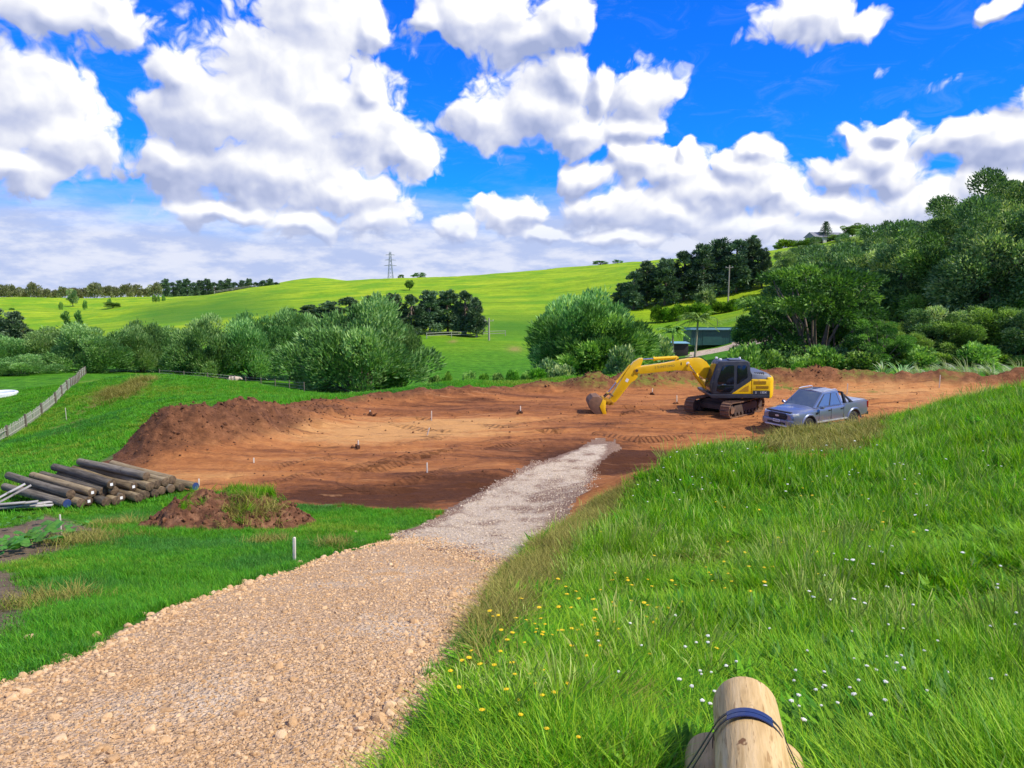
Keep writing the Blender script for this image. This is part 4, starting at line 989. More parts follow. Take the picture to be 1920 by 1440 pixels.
    P, Rr, S = place(x, y, g, .7, 1.3, .75 + .7 * fbm(x * .25, y * .25, 3, 261))
    ff = fbm(x * .16, y * .16, 3, 265) + g.normal(0, .16, len(x)); ix = np.where(ff > .36, 2, np.where(ff < -.26, 3, g.integers(0, 2, len(x))))
    scatter('paddock_grass', P, Rr, S, ix, LAWNF, 'grass of the lower left paddock round the paling fence', 'grass')
    # cut, dry grass
    x1, y1 = sample(60000, -.05, .35, 5, 26, 'area', g); k = inpoly(x1, y1, DRYSTRIP); x1, y1 = x1[k], y1[k]
    x2, y2 = sample(8000, .3, .6, 22, 36, 'area', g); k = inpoly(x2, y2, DRYBANK); x2, y2 = x2[k], y2[k]
    x3, y3 = [], []
    for (u, v, s) in [(165, 1015, .8), (100, 1130, .5), (215, 985, .5), (500, 1020, .35), (625, 1026, .25)]:
        h = hit(u, v); n = int(160 * s); x3 += list(h[0] + g.normal(0, s * .6, n)); y3 += list(h[1] + g.normal(0, s * .6, n))
    x, y = np.r_[x1, x2, x3], np.r_[y1, y2, y3]
    k = notbare(x, y) | (np.arange(len(x)) >= len(x1)); x, y = x[k], y[k]
    P, Rr, S = place(x, y, g, .7, 1.3); S = S * np.where(y > 21, g.uniform(1.2, 2.2, len(x)), 1)[:, None]; u = g.uniform(0, 1, len(x))
    scatter('dry_cut_grass', P, Rr, S, np.where(u < .4, 0, np.where(u < .72, 1, 2)), DRY, 'dry yellowish cut grass lying along driveway edge and bank', 'dry grass')
    # straw coloured rank grass on the left hump
    xs, ys = [], []
    for (u, v, s) in [(208, 738, .8), (228, 742, 1.0), (240, 734, .8), (262, 716, .7)]:
        h = hit(u, v); xs += list(h[0] + g.normal(0, s * .6, 120)); ys += list(h[1] + g.normal(0, s * 1.2, 120))
    P, Rr, S = place(np.array(xs), np.array(ys), g, 1.3, 2.2)
    scatter('straw_heap', P, Rr, S, g.integers(0, 2, len(xs)), DRY, 'heap of straw coloured dead grass on the green hump at left', 'straw')
build_grass()

# ------------------------------------------------------------------ stones and gravel
def rock_mesh(name, g, mat, sub=2, flat=.62):
    bm = bmesh.new(); bmesh.ops.create_icosphere(bm, subdivisions=sub, radius=.5)
    off = Vector(g.uniform(-50, 50, 3)); pl = [Vector(v).normalized() for v in g.normal(size=(7, 3))]; cut = g.uniform(.24, .42, 7)
    for v in bm.verts:
        p = v.co * (1 + .35 * mnoise.noise(v.co * 2.2 + off))
        for q, c in zip(pl, cut):
            e = p.dot(q)
            if e > c: p = p - q * (e - c) * .9
        v.co = Vector((p.x, p.y * .8, p.z * flat))
    me = bpy.data.meshes.new(name); bm.to_mesh(me); bm.free(); me.materials.append(mat); return me
def stone_mat(name, c1, c2, c3):
    m, N = new_mat(name); tc = N.new('ShaderNodeTexCoord').outputs['Object']; oi = N.new('ShaderNodeObjectInfo').outputs['Random']
    f = N.m('MULTIPLY_ADD', N.noise(tc, 5, 5, .65), .55, N.m('MULTIPLY', oi, .5))
    c = N.ramp(f, [(.2, c1), (.5, c2), (.8, c3)])
    finish(N, bsdf(N, c, .88, bump=bump(N, N.noise(tc, 16, 5, .7), .5, .03), spec=.2)); return m
M_STONE = stone_mat('limestone', (.42, .25, .115), (.60, .38, .19), (.74, .53, .31))
M_CLOD = stone_mat('earth_clod', (.06, .027, .015), (.125, .055, .028), (.22, .098, .045))
g = np.random.default_rng(950)
ROCKS = [rock_mesh('stone', g, M_STONE, 2 if i < 4 else 1, [.6, .75, .5, .65, .55, .7][i]) for i in range(6)]
M_STONEW = stone_mat('whitish_rock', (.34, .25, .16), (.56, .45, .32), (.72, .61, .47))
ROCKSW = [rock_mesh('stone', g, M_STONEW, 1, .6) for i in range(4)]
CLODS = [rock_mesh('clod', g, M_CLOD, 2, .8) for i in range(4)]
def build_stones():
    g = np.random.default_rng(951); n = 0
    edgeL = HP([(-60, 1318), (0, 1288), (160, 1222), (300, 1148), (480, 1088), (600, 1045), (700, 1022)]); edgeR = HP([(742, 1436), (772, 1380), (812, 1300), (875, 1205), (915, 1150), (945, 1100), (955, 1072)])
    def along(e, t):
        q = t * (len(e) - 1); i = min(int(q), len(e) - 2); f = q - i; return e[i][0] * (1 - f) + e[i + 1][0] * f, e[i][1] * (1 - f) + e[i + 1][1] * f
    spots = []
    for i in range(95):
        x, y = along(edgeL, g.uniform()); spots.append((x + g.normal(.12, .16), y + g.normal(-.05, .16), g.uniform(.06, .15)))
    for i in range(70):
        x, y = along(edgeR, g.uniform()); spots.append((x + g.normal(-.10, .14), y + g.normal(0, .15), g.uniform(.06, .14)))
    for i in range(70):
        u, v = g.uniform(0, 860), g.uniform(1060, 1440); h = hit(u, v)
        if inpoly(np.array([h[0]]), np.array([h[1]]), ROAD)[0]: spots.append((h[0], h[1], g.uniform(.07, .13)))
    for (u, v, s) in [(265, 1150, .15), (335, 1117, .12), (187, 1085, .1), (315, 1085, .09), (602, 1028, .2), (560, 1058, .22), (680, 1017, .18), (60, 1198, .2), (176, 1198, .18), (305, 1122, .1), (1040, 1100, .2), (970, 1102, .16), (850, 1125, .22), (668, 1000, .14)]:
        h = hit(u, v); spots.append((h[0], h[1], s))
    spots = spots[:299]
    X = np.array([s[0] for s in spots]); Y = np.array([s[1] for s in spots]); Zz = zf(X, Y)
    for (x, y, s), z in zip(spots, Zz):
        o = link('stone', ROCKS[int(g.integers(0, 4))], None, ROADO, (x, y, z + s * .04), tuple(g.uniform(-.4, .4, 2)) + (float(g.uniform(0, 6.28)),)); o.scale = (s, s, s)
    # the gravel itself
    x1, y1 = sample(60000, -.85, .1, 3.2, 17, 'log', g); k = inpoly(x1 + fbm(x1 * 2, y1 * 2, 2, 301) * .15, y1, ROAD); x, y = x1[k], y1[k]
    eb = HP([(690, 1024), (775, 1018), (860, 1040), (955, 1068)]); q = [along(eb, t) for t in g.uniform(0, 1, 2600)]; x = np.r_[x, [a + g.normal(.05, .22) for a, b in q]]; y = np.r_[y, [b + abs(g.normal(0, .75)) - .2 for a, b in q]]
    P, Rr, S = place(x, y, g, .012, .038, tilt=.6); big = g.uniform(0, 1, len(x)) > .90; dl = np.minimum(polyline_d(x, y, edgeL)[0], polyline_d(x, y, edgeR)[0])
    S = S * (1 + big * .8 + .8 * np.exp(-(dl / .45) ** 2))[:, None] * (1 + np.maximum(0, y - 6) * .05)[:, None]; P[:, 2] -= S[:, 2] * .02
    scatter('gravel', P, Rr, S, g.integers(0, 6, len(x)), ROCKS, 'loose tan limestone gravel of the driveway', 'gravel', ROADO)
    x, y = sample(30000, -.2, .22, 14, 29, 'area', g); k = inpoly(x + fbm(x * 2, y * 2, 2, 311) * .5, y + fbm(x * 2, y * 2, 2, 313) * .5, WHITE); x, y = x[k], y[k]
    P, Rr, S = place(x, y, g, .02, .055, tilt=.6); S = S * (1 + .8 * (g.uniform(0, 1, len(x)) > .93))[:, None]
    scatter('crushed_rock', P, Rr, S, g.integers(0, 4, len(x)), ROCKSW, 'loose whitish crushed rock on the track', 'gravel', WHITEO)
    # clods on the pad, thick on the banks
    x, y = sample(26000, -.62, .72, 21, 53, 'area', g); b = berm_amount(x, y); dB, _ = polyline_d(x, y, BANK)
    k = inpoly(x, y, PAD) & ~inpoly(x, y, WHITE) & (g.uniform(0, 1, len(x)) < .05 + .9 * np.clip(b, 0, 1) + .5 * (dB < 2)); x, y, b = x[k], y[k], b[k]
    P, Rr, S = place(x, y, g, .03, .12, tilt=.8); S = S * (1 + .9 * np.clip(b, 0, 1) * g.uniform(0, 1, len(x)) ** 2)[:, None]
    scatter('earth_clods', P, Rr, S, g.integers(0, 4, len(x)), CLODS, 'clods of brown earth strewn over pad and banks', 'clods', PADO)
build_stones()

# ------------------------------------------------------------------ flowers in the meadow
M_STEM = simple_mat('flower_stem', (.10, .26, .03), .7); M_YEL = simple_mat('yellow_petal', (.80, .56, .01), .6); M_WHT = simple_mat('white_petal', (.78, .78, .70), .7)
def flower_mesh(name, g, kind):
    mb = MB(); h = .40 if kind == 'y' else .52
    mb.tube([(0, 0, 0), (.015, 0, h * .5), (.03, .01, h)], [.003, .0025, .002], 4); ns = len(mb.f)
    if kind == 'y':
        for k in range(11):
            a = k * 6.283 / 11; c, s = math.cos(a), math.sin(a); p = Vector((.03, .01, h)); b = len(mb.v)
            mb.add([p, p + Vector((c * .012 - s * .006, s * .012 + c * .006, .006)), p + Vector((c * .026, s * .026, .008)), p + Vector((c * .012 + s * .006, s * .012 - c * .006, .006))], [(0, 1, 2, 3)])
        mb.lathe([(.001, h), (.011, h + .004), (.009, h + .011), (.001, h + .014)], 'z', 8, (.03, .01, 0))
    else:
        for k in range(14):
            a = k * 2.4; r = .042 * math.sqrt((k + .5) / 14); c = Vector((.03 + r * math.cos(a), .01 + r * math.sin(a), h + .02 - r * .15)); 
            mb.tube([(.03, .01, h - .02), tuple(c)], [.0012, .001], 3, cap=False)
        ns = len(mb.f)
        for k in range(14):
            a = k * 2.4; r = .042 * math.sqrt((k + .5) / 14)
            mb.lathe([(.002, h + .016 - r * .15), (.012, h + .022 - r * .15), (.010, h + .028 - r * .15), (.001, h + .03 - r * .15)], 'z', 6, (.03 + r * math.cos(a), .01 + r * math.sin(a), 0))
    me = mesh_np(name, mb.v, mb.f); me.materials.append(M_STEM); me.materials.append(M_YEL if kind == 'y' else M_WHT)
    me.polygons.foreach_set('material_index', (np.arange(len(mb.f)) >= ns).astype(np.int32)); return me
def build_flowers():
    g = np.random.default_rng(970); FY = flower_mesh('yellow_flower', g, 'y'); FW = flower_mesh('white_flower', g, 'w')
    spots = []
    for (u0, v0, su, sv, n, kind) in [(1060, 1215, 90, 45, 52, 'y'), (940, 1290, 60, 50, 16, 'y'), (1180, 1190, 40, 30, 14, 'y'), (1400, 1110, 50, 30, 16, 'y'), (1520, 1030, 90, 40, 14, 'y'), (1000, 1380, 40, 40, 8, 'y'), (1450, 950, 130, 40, 12, 'y'), (1150, 1110, 60, 20, 10, 'y'), (1860, 720, 40, 8, 10, 'y'),
                                      (1300, 1390, 50, 50, 10, 'w'), (1600, 1370, 90, 60, 34, 'w'), (1500, 900, 200, 40, 38, 'w'), (1250, 880, 70, 40, 20, 'w'), (1350, 830, 30, 10, 8, 'w'), (1750, 1150, 120, 100, 26, 'w'), (1250, 1320, 90, 70, 12, 'w'), (1600, 1130, 80, 60, 12, 'w')]:
        for i in range(n):
            u, v = g.normal(u0, su), min(g.normal(v0, sv), 1470); h = hit(u, v + 12)
            if h is None or h[1] > 40: continue
            spots.append((h[0], h[1], kind))
    X = np.array([s[0] for s in spots]); Y = np.array([s[1] for s in spots]); Zz = zf(X, Y); ok = notbare(X, Y) & right_side(X, Y)
    for (x, y, kind), z, q in zip(spots, Zz, ok):
        if not q: continue
        o = link('yellow_flower' if kind == 'y' else 'white_flower', FY if kind == 'y' else FW, None, None, (x, y, z), (float(g.normal(0, .12)), float(g.normal(0, .12)), float(g.uniform(0, 6.28))))
        s = g.uniform(.6, 1.1) * ((.36 if y < 8 else .55) if kind == 'w' else (1.0 if y < 8 else 1.25)); o.scale = (s, s, g.uniform(.65, .95))
        if kind == 'y': tag(o, 'small yellow daisy like flower standing in the green meadow', 'flower', 'yellow flowers in the meadow')
        else: tag(o, 'small flat topped white flower head standing in the green meadow', 'flower', 'white flowers in the meadow')
build_flowers()

# ------------------------------------------------------------------ excavator
M_YELLOW = simple_mat('yellow_paint', (.86, .52, .006), .38, var=.07, scale=3, spec=.5, coat=.25, dirt=(.30, .17, .08), dirt_amt=.02)
M_DKGREY = simple_mat('dark_grey_paint', (.035, .038, .050), .42, var=.15, scale=4, spec=.5, dirt=(.14, .10, .07), dirt_amt=.02)
M_HOOD = simple_mat('hood_grey', (.12, .135, .17), .45, var=.12, scale=4, spec=.5)
M_BLACK = simple_mat('black_rubber', (.018, .018, .019), .75, var=.2, scale=8)
M_MUD = simple_mat('muddy_steel', (.175, .095, .055), .85, var=.35, scale=5, dirt=(.32, .17, .09), dirt_amt=.12)
M_MUDD = simple_mat('dark_muddy_steel', (.075, .050, .038), .8, var=.3, scale=6, dirt=(.22, .12, .07), dirt_amt=.05)
M_CHROME = simple_mat('chrome', (.62, .62, .62), .18, 1.0, var=.05)
M_CABGLASS = simple_mat('cab_glass', (.008, .010, .014), .06, var=.05, spec=.6)
M_GRILLE = simple_mat('orange_grille', (.42, .22, .008), .6, var=.15, scale=20)
M_WHITE_ = simple_mat('white_sticker', (.75, .75, .75), .6)
M_DECAL = simple_mat('grey_decal', (.30, .24, .06), .6)
def text_mesh(name, s, size, mat, depth=.002):
    cu = bpy.data.curves.new(name, 'FONT'); cu.body = s; cu.size = size; cu.extrude = depth; cu.align_x = 'CENTER'; cu.align_y = 'CENTER'; cu.resolution_u = 2
    ob = bpy.data.objects.new(name, cu); COL.objects.link(ob); dg = bpy.context.evaluated_depsgraph_get()
    me = bpy.data.meshes.new_from_object(ob.evaluated_get(dg)); bpy.data.objects.remove(ob); me.name = name; me.materials.clear(); me.materials.append(mat); return me
def rz(v, a): c, s = math.cos(a), math.sin(a); return (v[0] * c - v[1] * s, v[0] * s + v[1] * c, v[2])
def build_excavator():
    X, Y = 10.85, 38.65
    root = empty('excavator', (X, Y, gz(X, Y) - .03), R(181), 'yellow and dark grey tracked excavator with its bucket resting on the clay', 'excavator')
    du = R(225 - 181)
    def rot(mb): mb.v = [rz(v, du) for v in mb.v]; return mb
    HL, RR = 1.42, .37
    for s in (-1, 1):
        y0 = s * 1.0
        # belt of shoes round a stadium path
        per = 4 * HL + 2 * math.pi * RR; n = 46; mb = MB()
        for k in range(n):
            q = per * k / n
            if q < 2 * HL: c = (-HL + q, RR * 2); a = 0
            elif q < 2 * HL + math.pi * RR: t = (q - 2 * HL) / RR; c = (HL + RR * math.sin(t), RR + RR * math.cos(t)); a = -t
            elif q < 4 * HL + math.pi * RR: c = (HL - (q - 2 * HL - math.pi * RR), 0); a = math.pi
            else: t = (q - 4 * HL - math.pi * RR) / RR; c = (-HL - RR * math.sin(t), RR - RR * math.cos(t)); a = math.pi - t
            rm = Matrix.Rotation(-a, 3, 'Y'); nrm = rm @ Vector((0, 0, 1)); z = c[1] + .04
            sag = -.05 * math.sin(math.pi * (c[0] + HL) / (2 * HL)) if 0 < q < 2 * HL else 0
            mb.box((c[0], y0, z + sag), (per / n * .93, .5, .035), rm); mb.box(Vector((c[0], y0, z + sag)) + nrm * .03 - rm @ Vector((per / n * .35, 0, 0)), (.02, .5, .035), rm)
            mb.box(Vector((c[0], y0, z + sag)) - nrm * .04, (per / n * .8, .12, .05), rm)
        belt = rot(mb).build('track', M_MUD, root)
        rot(MB().lathe([(.05, y0 - .14), (.24, y0 - .14), (.31, y0 - .10), (.31, y0 + .10), (.24, y0 + .14), (.05, y0 + .14)], 'y', 22, (HL, 0, RR + .04))).build('idler_wheel', M_MUDD, belt, smooth=True)
        sp = MB().lathe([(.05, y0 - .20), (.20, y0 - .20), (.22, y0 - .12), (.22, y0 + .12), (.20, y0 + .20), (.05, y0 + .20)], 'y', 18, (-HL, 0, RR + .04))
        for k in range(15): a = k * 2 * math.pi / 15; sp.box((-HL + .26 * math.cos(a), y0, RR + .04 + .26 * math.sin(a)), (.10, .06, .07), Matrix.Rotation(-a, 3, 'Y'))
        rot(sp).build('drive_sprocket', M_MUDD, belt)
        rot(MB().lathe([(.02, y0 + s * .24), (.17, y0 + s * .24), (.17, y0 + s * .245 - s * .06), (.02, y0 + s * .18)], 'y', 18, (HL, 0, RR + .04))).build('hub_cap', M_MUD, belt, smooth=True)
        rot(MB().prism([(-1.2, .22), (1.15, .22), (1.25, .45), (1.05, .60), (-1.05, .62), (-1.3, .42)], y0 - .15, y0 + .15)).build('track_frame', M_MUDD, belt, bevel=.02)
        for k in range(7):
            rot(MB().lathe([(.03, y0 - .19), (.085, y0 - .19), (.10, y0 - .16), (.07, y0 - .1), (.07, y0 + .1), (.10, y0 + .16), (.085, y0 + .19), (.03, y0 + .19)], 'y', 12, (-1.02 + k * .34, 0, .17))).build('track_roller', M_MUDD, belt, smooth=True)
        for k in (-.5, .5): rot(MB().lathe([(.03, y0 - .15), (.07, y0 - .15), (.07, y0 + .15), (.03, y0 + .15)], 'y', 12, (k, 0, .66))).build('carrier_roller', M_MUDD, belt, smooth=True)
    cb = MB().prism([(-.75, .42), (.75, .42), (.6, .72), (-.6, .72)], -.85, .85)
    for sx in (-1, 1): cb.prism([(sx * .55, .30), (sx * .95, .28), (sx * .95, .50), (sx * .55, .66)], -.9, .9)
    rot(cb).build('lower_frame', M_MUDD, root, bevel=.02)
    MB().lathe([(.05, .70), (.60, .70), (.62, .74), (.62, .90), (.56, .93), (.05, .93)], 'z', 28).build('swing_bearing', M_MUDD, root, smooth=True)
    MB().prism([(-1.85, .92), (1.0, .92), (1.12, 1.02), (1.12, 1.12), (-1.85, 1.12)], -1.22, 1.22).build('deck', M_DKGREY, root, bevel=.02)
    # cab on the left of the machine
    side = [(1.00, 1.12), (1.13, 1.45), (1.10, 1.75), (.80, 2.66), (.70, 2.75), (-.66, 2.78), (-.80, 2.66), (-.92, 1.85), (-.92, 1.12)]
    cab = MB().prism(side, .22, 1.20).build('cab', M_DKGREY, root, bevel=.05, seg=3)
    ys = 1.204
    MB().prism([(.72, 1.62), (.76, 1.80), (.54, 2.52), (.50, 2.56), (.02, 2.57), (-.02, 2.53), (-.05, 1.80), (-.05, 1.62)], ys, ys + .012).build('door_window', M_CABGLASS, cab, bevel=.006)
    MB().prism([(.80, 1.30), (.76, 1.56), (-.05, 1.56), (-.05, 1.40), (.12, 1.22), (.55, 1.20)], ys, ys + .012).build('lower_door_window', M_CABGLASS, cab, bevel=.006)
    MB().prism([(-.20, 2.55), (-.60, 2.56), (-.66, 2.50), (-.72, 1.95), (-.22, 1.62), (-.20, 1.66)], ys, ys + .012).build('rear_side_window', M_CABGLASS, cab, bevel=.006)
    w = MB(); p = [(1.135, 1.48), (1.105, 1.76), (.835, 2.60)]
    for (a, b) in zip(p[:-1], p[1:]): w.add([(a[0] + .006, .30, a[1]), (a[0] + .006, 1.12, a[1]), (b[0] + .006, 1.12, b[1]), (b[0] + .006, .30, b[1])], [(0, 1, 2, 3)])
    w.build('windscreen', M_CABGLASS, cab)
    w = MB().add([(1.02, .32, 1.15), (1.02, 1.10, 1.15), (1.14, 1.10, 1.44), (1.14, .32, 1.44)], [(0, 1, 2, 3)]); w.build('lower_windscreen', M_CABGLASS, cab)
    MB().box((.46, ys + .035, 1.60), (.22, .035, .035)).build('door_handle', M_CHROME, cab, bevel=.008)
    MB().tube([(.86, ys + .02, 1.3), (.90, ys + .05, 1.35), (.78, ys + .05, 2.3), (.74, ys + .02, 2.35)], .016, 6).build('grab_rail', M_DKGREY, cab, smooth=True)
    for yy in (.35, 1.05): MB().box((.62, yy, 2.83), (.12, .15, .09)).build('work_light', M_WHITE_, cab, bevel=.02)
    MB().box((-.15, .7, 2.80), (.6, .6, .05)).build('roof_hatch', M_HOOD, cab, bevel=.02); MB().lathe([(.01, 2.78), (.06, 2.78), (.05, 2.88), (.01, 2.89)], 'z', 12, (-.5, .5, 0)).build('beacon', M_WHITE_, cab, smooth=True)
    m = MB(); m.tube([(.92, 1.2, 1.75), (1.08, 1.35, 1.72), (1.12, 1.38, 1.62)], .014, 6); m.box((1.12, 1.38, 1.45), (.05, .20, .34)); m.build('mirror', M_BLACK, cab, bevel=.01)
    # body panels
    MB().prism([(.04, 1.14), (-.90, 1.14), (-.90, 1.80), (-.80, 1.72)], 1.17, 1.222).build('side_panel', M_YELLOW, root, bevel=.012)
    MB().prism([(-.30, 1.26), (-.78, 1.26), (-.78, 1.56), (-.60, 1.48)], 1.224, 1.23).build('panel_decal', M_GRILLE, root)
    eng = MB().prism([(-.93, 1.12), (-1.86, 1.12), (-1.86, 1.84), (-.93, 1.86)], -1.2, 1.215).build('engine_cover', M_YELLOW, root, bevel=.03)
    for (z0, z1, x0) in ((1.62, 1.77, -1.02), (1.40, 1.53, -1.15)):
        gr = MB(); n = 8
        for k in range(n): gr.box((x0 - .31, 1.222, z0 + (z1 - z0) * (k + .5) / n), (.60, .012, (z1 - z0) / n * .6))
        gr.box((x0 - .31, 1.217, (z0 + z1) / 2), (.62, .006, z1 - z0)); gr.build('vent_grille', M_GRILLE, eng)
    MB().prism([(-1.0, 1.10), (-1.84, 1.10), (-1.84, 1.27), (-1.70, 1.30), (-1.0, 1.30)], 1.218, 1.224).build('name_strip', M_DKGREY, eng)
    link('model_lettering', text_mesh('model_lettering', '135X', .15, M_WHITE_), None, eng, (-1.52, 1.227, 1.20), (math.pi / 2, 0, math.pi))
    link('maker_mark', text_mesh('maker_mark', 'S', .15, M_WHITE_), None, eng, (-1.15, 1.227, 1.20), (math.pi / 2, 0, math.pi))
    hood = MB().loft([[(-.95, y, z) for y, z in ((-1.15, 1.86), (1.15, 1.86), (1.10, 2.10), (.95, 2.17), (-1.1, 2.17))], [(-1.75, y, z) for y, z in ((-1.15, 1.86), (1.15, 1.86), (1.05, 2.08), (.90, 2.15), (-1.1, 2.15))], [(-1.95, y, z) for y, z in ((-1.1, 1.86), (1.1, 1.86), (1.0, 1.98), (.88, 2.02), (-1.0, 2.02))]]).build('engine_hood', M_HOOD, root, bevel=.02)
    for k in range(5): MB().box((-1.15 - .1 * k, 1.0, 2.128), (.05, .16, .02), Matrix.Rotation(-.6, 3, 'X')).build('hood_slot', M_BLACK, hood)
    MB().tube([(-1.3, -.6, 2.15), (-1.3, -.6, 2.42), (-1.36, -.6, 2.5)], .06, 10).build('exhaust_pipe', M_MUDD, hood, smooth=True)
    ring = lambda zz, q: [(-1.70, -1.21, zz), (-1.70, 1.21, zz)] + [(-1.80 - q * .48 * math.cos(a) , 1.21 * math.sin(a), zz) for a in np.linspace(math.pi / 2 * .96, -math.pi / 2 * .96, 13)]
    MB().loft([ring(.90, .82), ring(.98, .97), ring(1.20, 1.0), ring(1.82, .96), ring(1.95, .82)]).build('counterweight', M_YELLOW, root, bevel=.02)
    MB().prism([(.9, 1.12), (-.93, 1.12), (-.93, 1.75), (.3, 1.75), (.9, 1.5)], -1.2, -.45).build('tank_side', M_YELLOW, root, bevel=.04)
    MB().prism([(.85, 1.12), (-.4, 1.12), (-.3, 1.6), (.2, 1.75), (.7, 1.6)], -.42, .18).build('boom_mount', M_DKGREY, root, bevel=.02)
    for yy in (-1.1, -.6): MB().tube([(.7, yy, 1.6), (.7, yy, 2.05), (-.4, yy, 2.05), (-.4, yy, 1.7)], .016, 6).build('hand_rail', M_YELLOW, root, smooth=True)
    # front gear, centre plane y = -.12
    yc = -.12
    boom = MB().prism([(.42, 1.30), (.95, 1.62), (1.38, 1.92), (1.78, 2.12), (2.60, 2.16), (4.35, 1.98), (4.62, 2.06), (4.68, 2.22), (4.50, 2.34), (3.2, 2.52), (2.2, 2.70), (1.62, 2.80), (1.28, 2.76), (1.02, 2.58), (.30, 1.62), (.28, 1.40)], yc - .2, yc + .2).build('boom', M_YELLOW, root, bevel=.025)
    link('boom_lettering', text_mesh('boom_lettering', 'S SUMITOMO', .17, M_DECAL), None, boom, (3.15, yc + .203, 2.36), (math.pi / 2, R(-6), math.pi))
    MB().lathe([(.001, yc + .202), (.085, yc + .202), (.085, yc + .205), (.001, yc + .205)], 'y', 16, (1.98, 0, 2.52)).build('boom_badge', M_WHITE_, boom)
    MB().box((2.32, yc + .203, 2.50), (.05, .004, .14)).build('boom_mark', M_BLACK, boom)
    MB().prism([(2.38, 2.60), (2.62, 2.58), (2.56, 2.82), (2.44, 2.84)], yc - .09, yc + .09).build('cylinder_bracket', M_YELLOW, boom, bevel=.01)
    def cyl(name, a, b, f, r, yy, par):
        a, b = Vector((a[0], yy, a[1])), Vector((b[0], yy, b[1])); c = a.lerp(b, f)
        o = MB().tube([a, c], r, 12).tube([c - (c - a).normalized() * .08, c], r * 1.25, 12).build(name, M_YELLOW, par, smooth=True)
        MB().tube([c, b], r * .5, 10).build('piston_rod', M_CHROME, o, smooth=True); MB().tube([b - Vector((0, .09, 0)), b + Vector((0, .09, 0))], r * .9, 10).build('rod_eye', M_YELLOW, o, smooth=True)
    cyl('arm_cylinder', (2.5, 2.80), (4.32, 2.70), .66, .085, yc, root)
    for s in (-.29, .29): cyl('boom_cylinder', (.98, 1.20), (1.95, 2.48), .62, .065, yc + s, root)
    MB().tube([(1.0, yc + .1, 2.62), (1.3, yc + .1, 2.84), (2.3, yc + .1, 2.78), (2.5, yc + .1, 2.72)], .025, 6).build('boom_hose', M_BLACK, boom, smooth=True)
    arm = MB().prism([(4.24, 2.78), (4.42, 2.76), (4.72, 2.58), (5.04, 2.14), (5.88, .74), (5.86, .60), (5.66, .50), (5.55, .58), (4.80, 1.56), (4.62, 1.66), (4.50, 1.80), (4.46, 2.10), (4.26, 2.62)], yc - .155, yc + .155).build('arm', M_YELLOW, root, bevel=.02)
    MB().box((5.03, yc + .157, 1.66), (.14, .004, .17), Matrix.Rotation(R(-30), 3, 'Y')).build('arm_sticker', M_WHITE_, arm)
    MB().tube([(4.56, yc - .24, 2.16), (4.56, yc + .24, 2.16)], .075, 14).build('arm_pin', M_MUDD, arm, smooth=True)
    cyl('bucket_cylinder', (4.86, 2.42), (5.98, .98), .62, .068, yc, arm)
    lk = MB(); 
    for s in (-.17, .17):
        lk.tube([(5.98, yc + s, .98), (5.72, yc + s, .86)], .035, 6); lk.tube([(5.98, yc + s, .98), (6.22, yc + s, .74)], .035, 6)
    lk.build('bucket_link', M_MUDD, root, smooth=True)
    h = MB().prism([(5.66, .42), (5.90, .38), (6.34, .50), (6.42, .66), (6.30, .82), (6.12, .80), (5.80, .66)], yc - .2, yc + .2)
    h.box((6.12, yc, .60), (.35, .56, .12)); h.tube([(5.78, yc - .3, .54), (5.78, yc + .3, .54)], .055, 10); h.tube([(6.24, yc - .3, .72), (6.24, yc + .3, .72)], .055, 10)
    h.build('quick_hitch', M_GRILLE, root, bevel=.015)
    prof = [(6.22, .70), (6.52, .90), (6.80, .88), (6.99, .70), (7.02, .52), (6.86, .16), (6.62, -.04), (6.42, -.09), (6.12, -.09)]
    outer = [(x, z) for x, z in prof]; cx, cz_ = 6.5, .40; inner = [(cx + (x - cx) * .93, cz_ + (z - cz_) * .92) for x, z in prof]
    poly = outer + inner[::-1]
    V = []; F = []; n = len(poly)
    bk = MB(); 
    for k in range(len(outer) - 1):
        q = [outer[k], outer[k + 1], inner[k + 1], inner[k]]; bk.prism(q, yc - .58, yc + .58)
    bucket = bk.build('bucket', M_MUD, root)
    for s in (-1, 1): MB().prism(outer + [(6.30, .30)], yc + s * .58, yc + s * .61).build('bucket_side', M_MUD, bucket, bevel=.006)
    MB().prism([(6.14, .68), (6.30, .78), (6.46, .40), (6.30, .02), (6.10, -.04), (6.16, .3)], yc + .612, yc + .632).build('bucket_ear', M_YELLOW, bucket, bevel=.006)
    for k in range(5): MB().prism([(6.20, -.075), (6.18, -.02), (5.98, -.06), (5.98, -.075)], yc - .52 + .24 * k, yc - .44 + .24 * k).build('bucket_tooth', M_MUDD, bucket)
    return root
build_excavator()

# ------------------------------------------------------------------ pickup
def car_paint():
    m, N = new_mat('silver_blue_paint'); tc = N.new('ShaderNodeTexCoord').outputs['Object']
    z = N.sep(tc)[2]; d = N.m('MULTIPLY', N.mr(z, .95, .45), N.mr(N.noise(tc, 2.5, 6, .65), .35, .7))
    c = N.mix(N.m('MULTIPLY', d, .55), (.21, .245, .35, 1), (.30, .19, .11, 1))
    b = N.new('ShaderNodeBsdfPrincipled'); N.link(c, b.inputs['Base Color']); b.inputs['Metallic'].default_value = .55
    N.link(N.m('MULTIPLY_ADD', d, .4, .30), b.inputs['Roughness']); b.inputs['Coat Weight'].default_value = .8; b.inputs['Coat Roughness'].default_value = .04
    finish(N, b.outputs[0]); return m
M_PAINT = car_paint(); M_TRIM = simple_mat('black_trim', (.022, .022, .025), .55, var=.15); M_TYRE = simple_mat('tyre_rubber', (.03, .029, .028), .85, var=.2, scale=10, dirt=(.16, .09, .05), dirt_amt=.05)
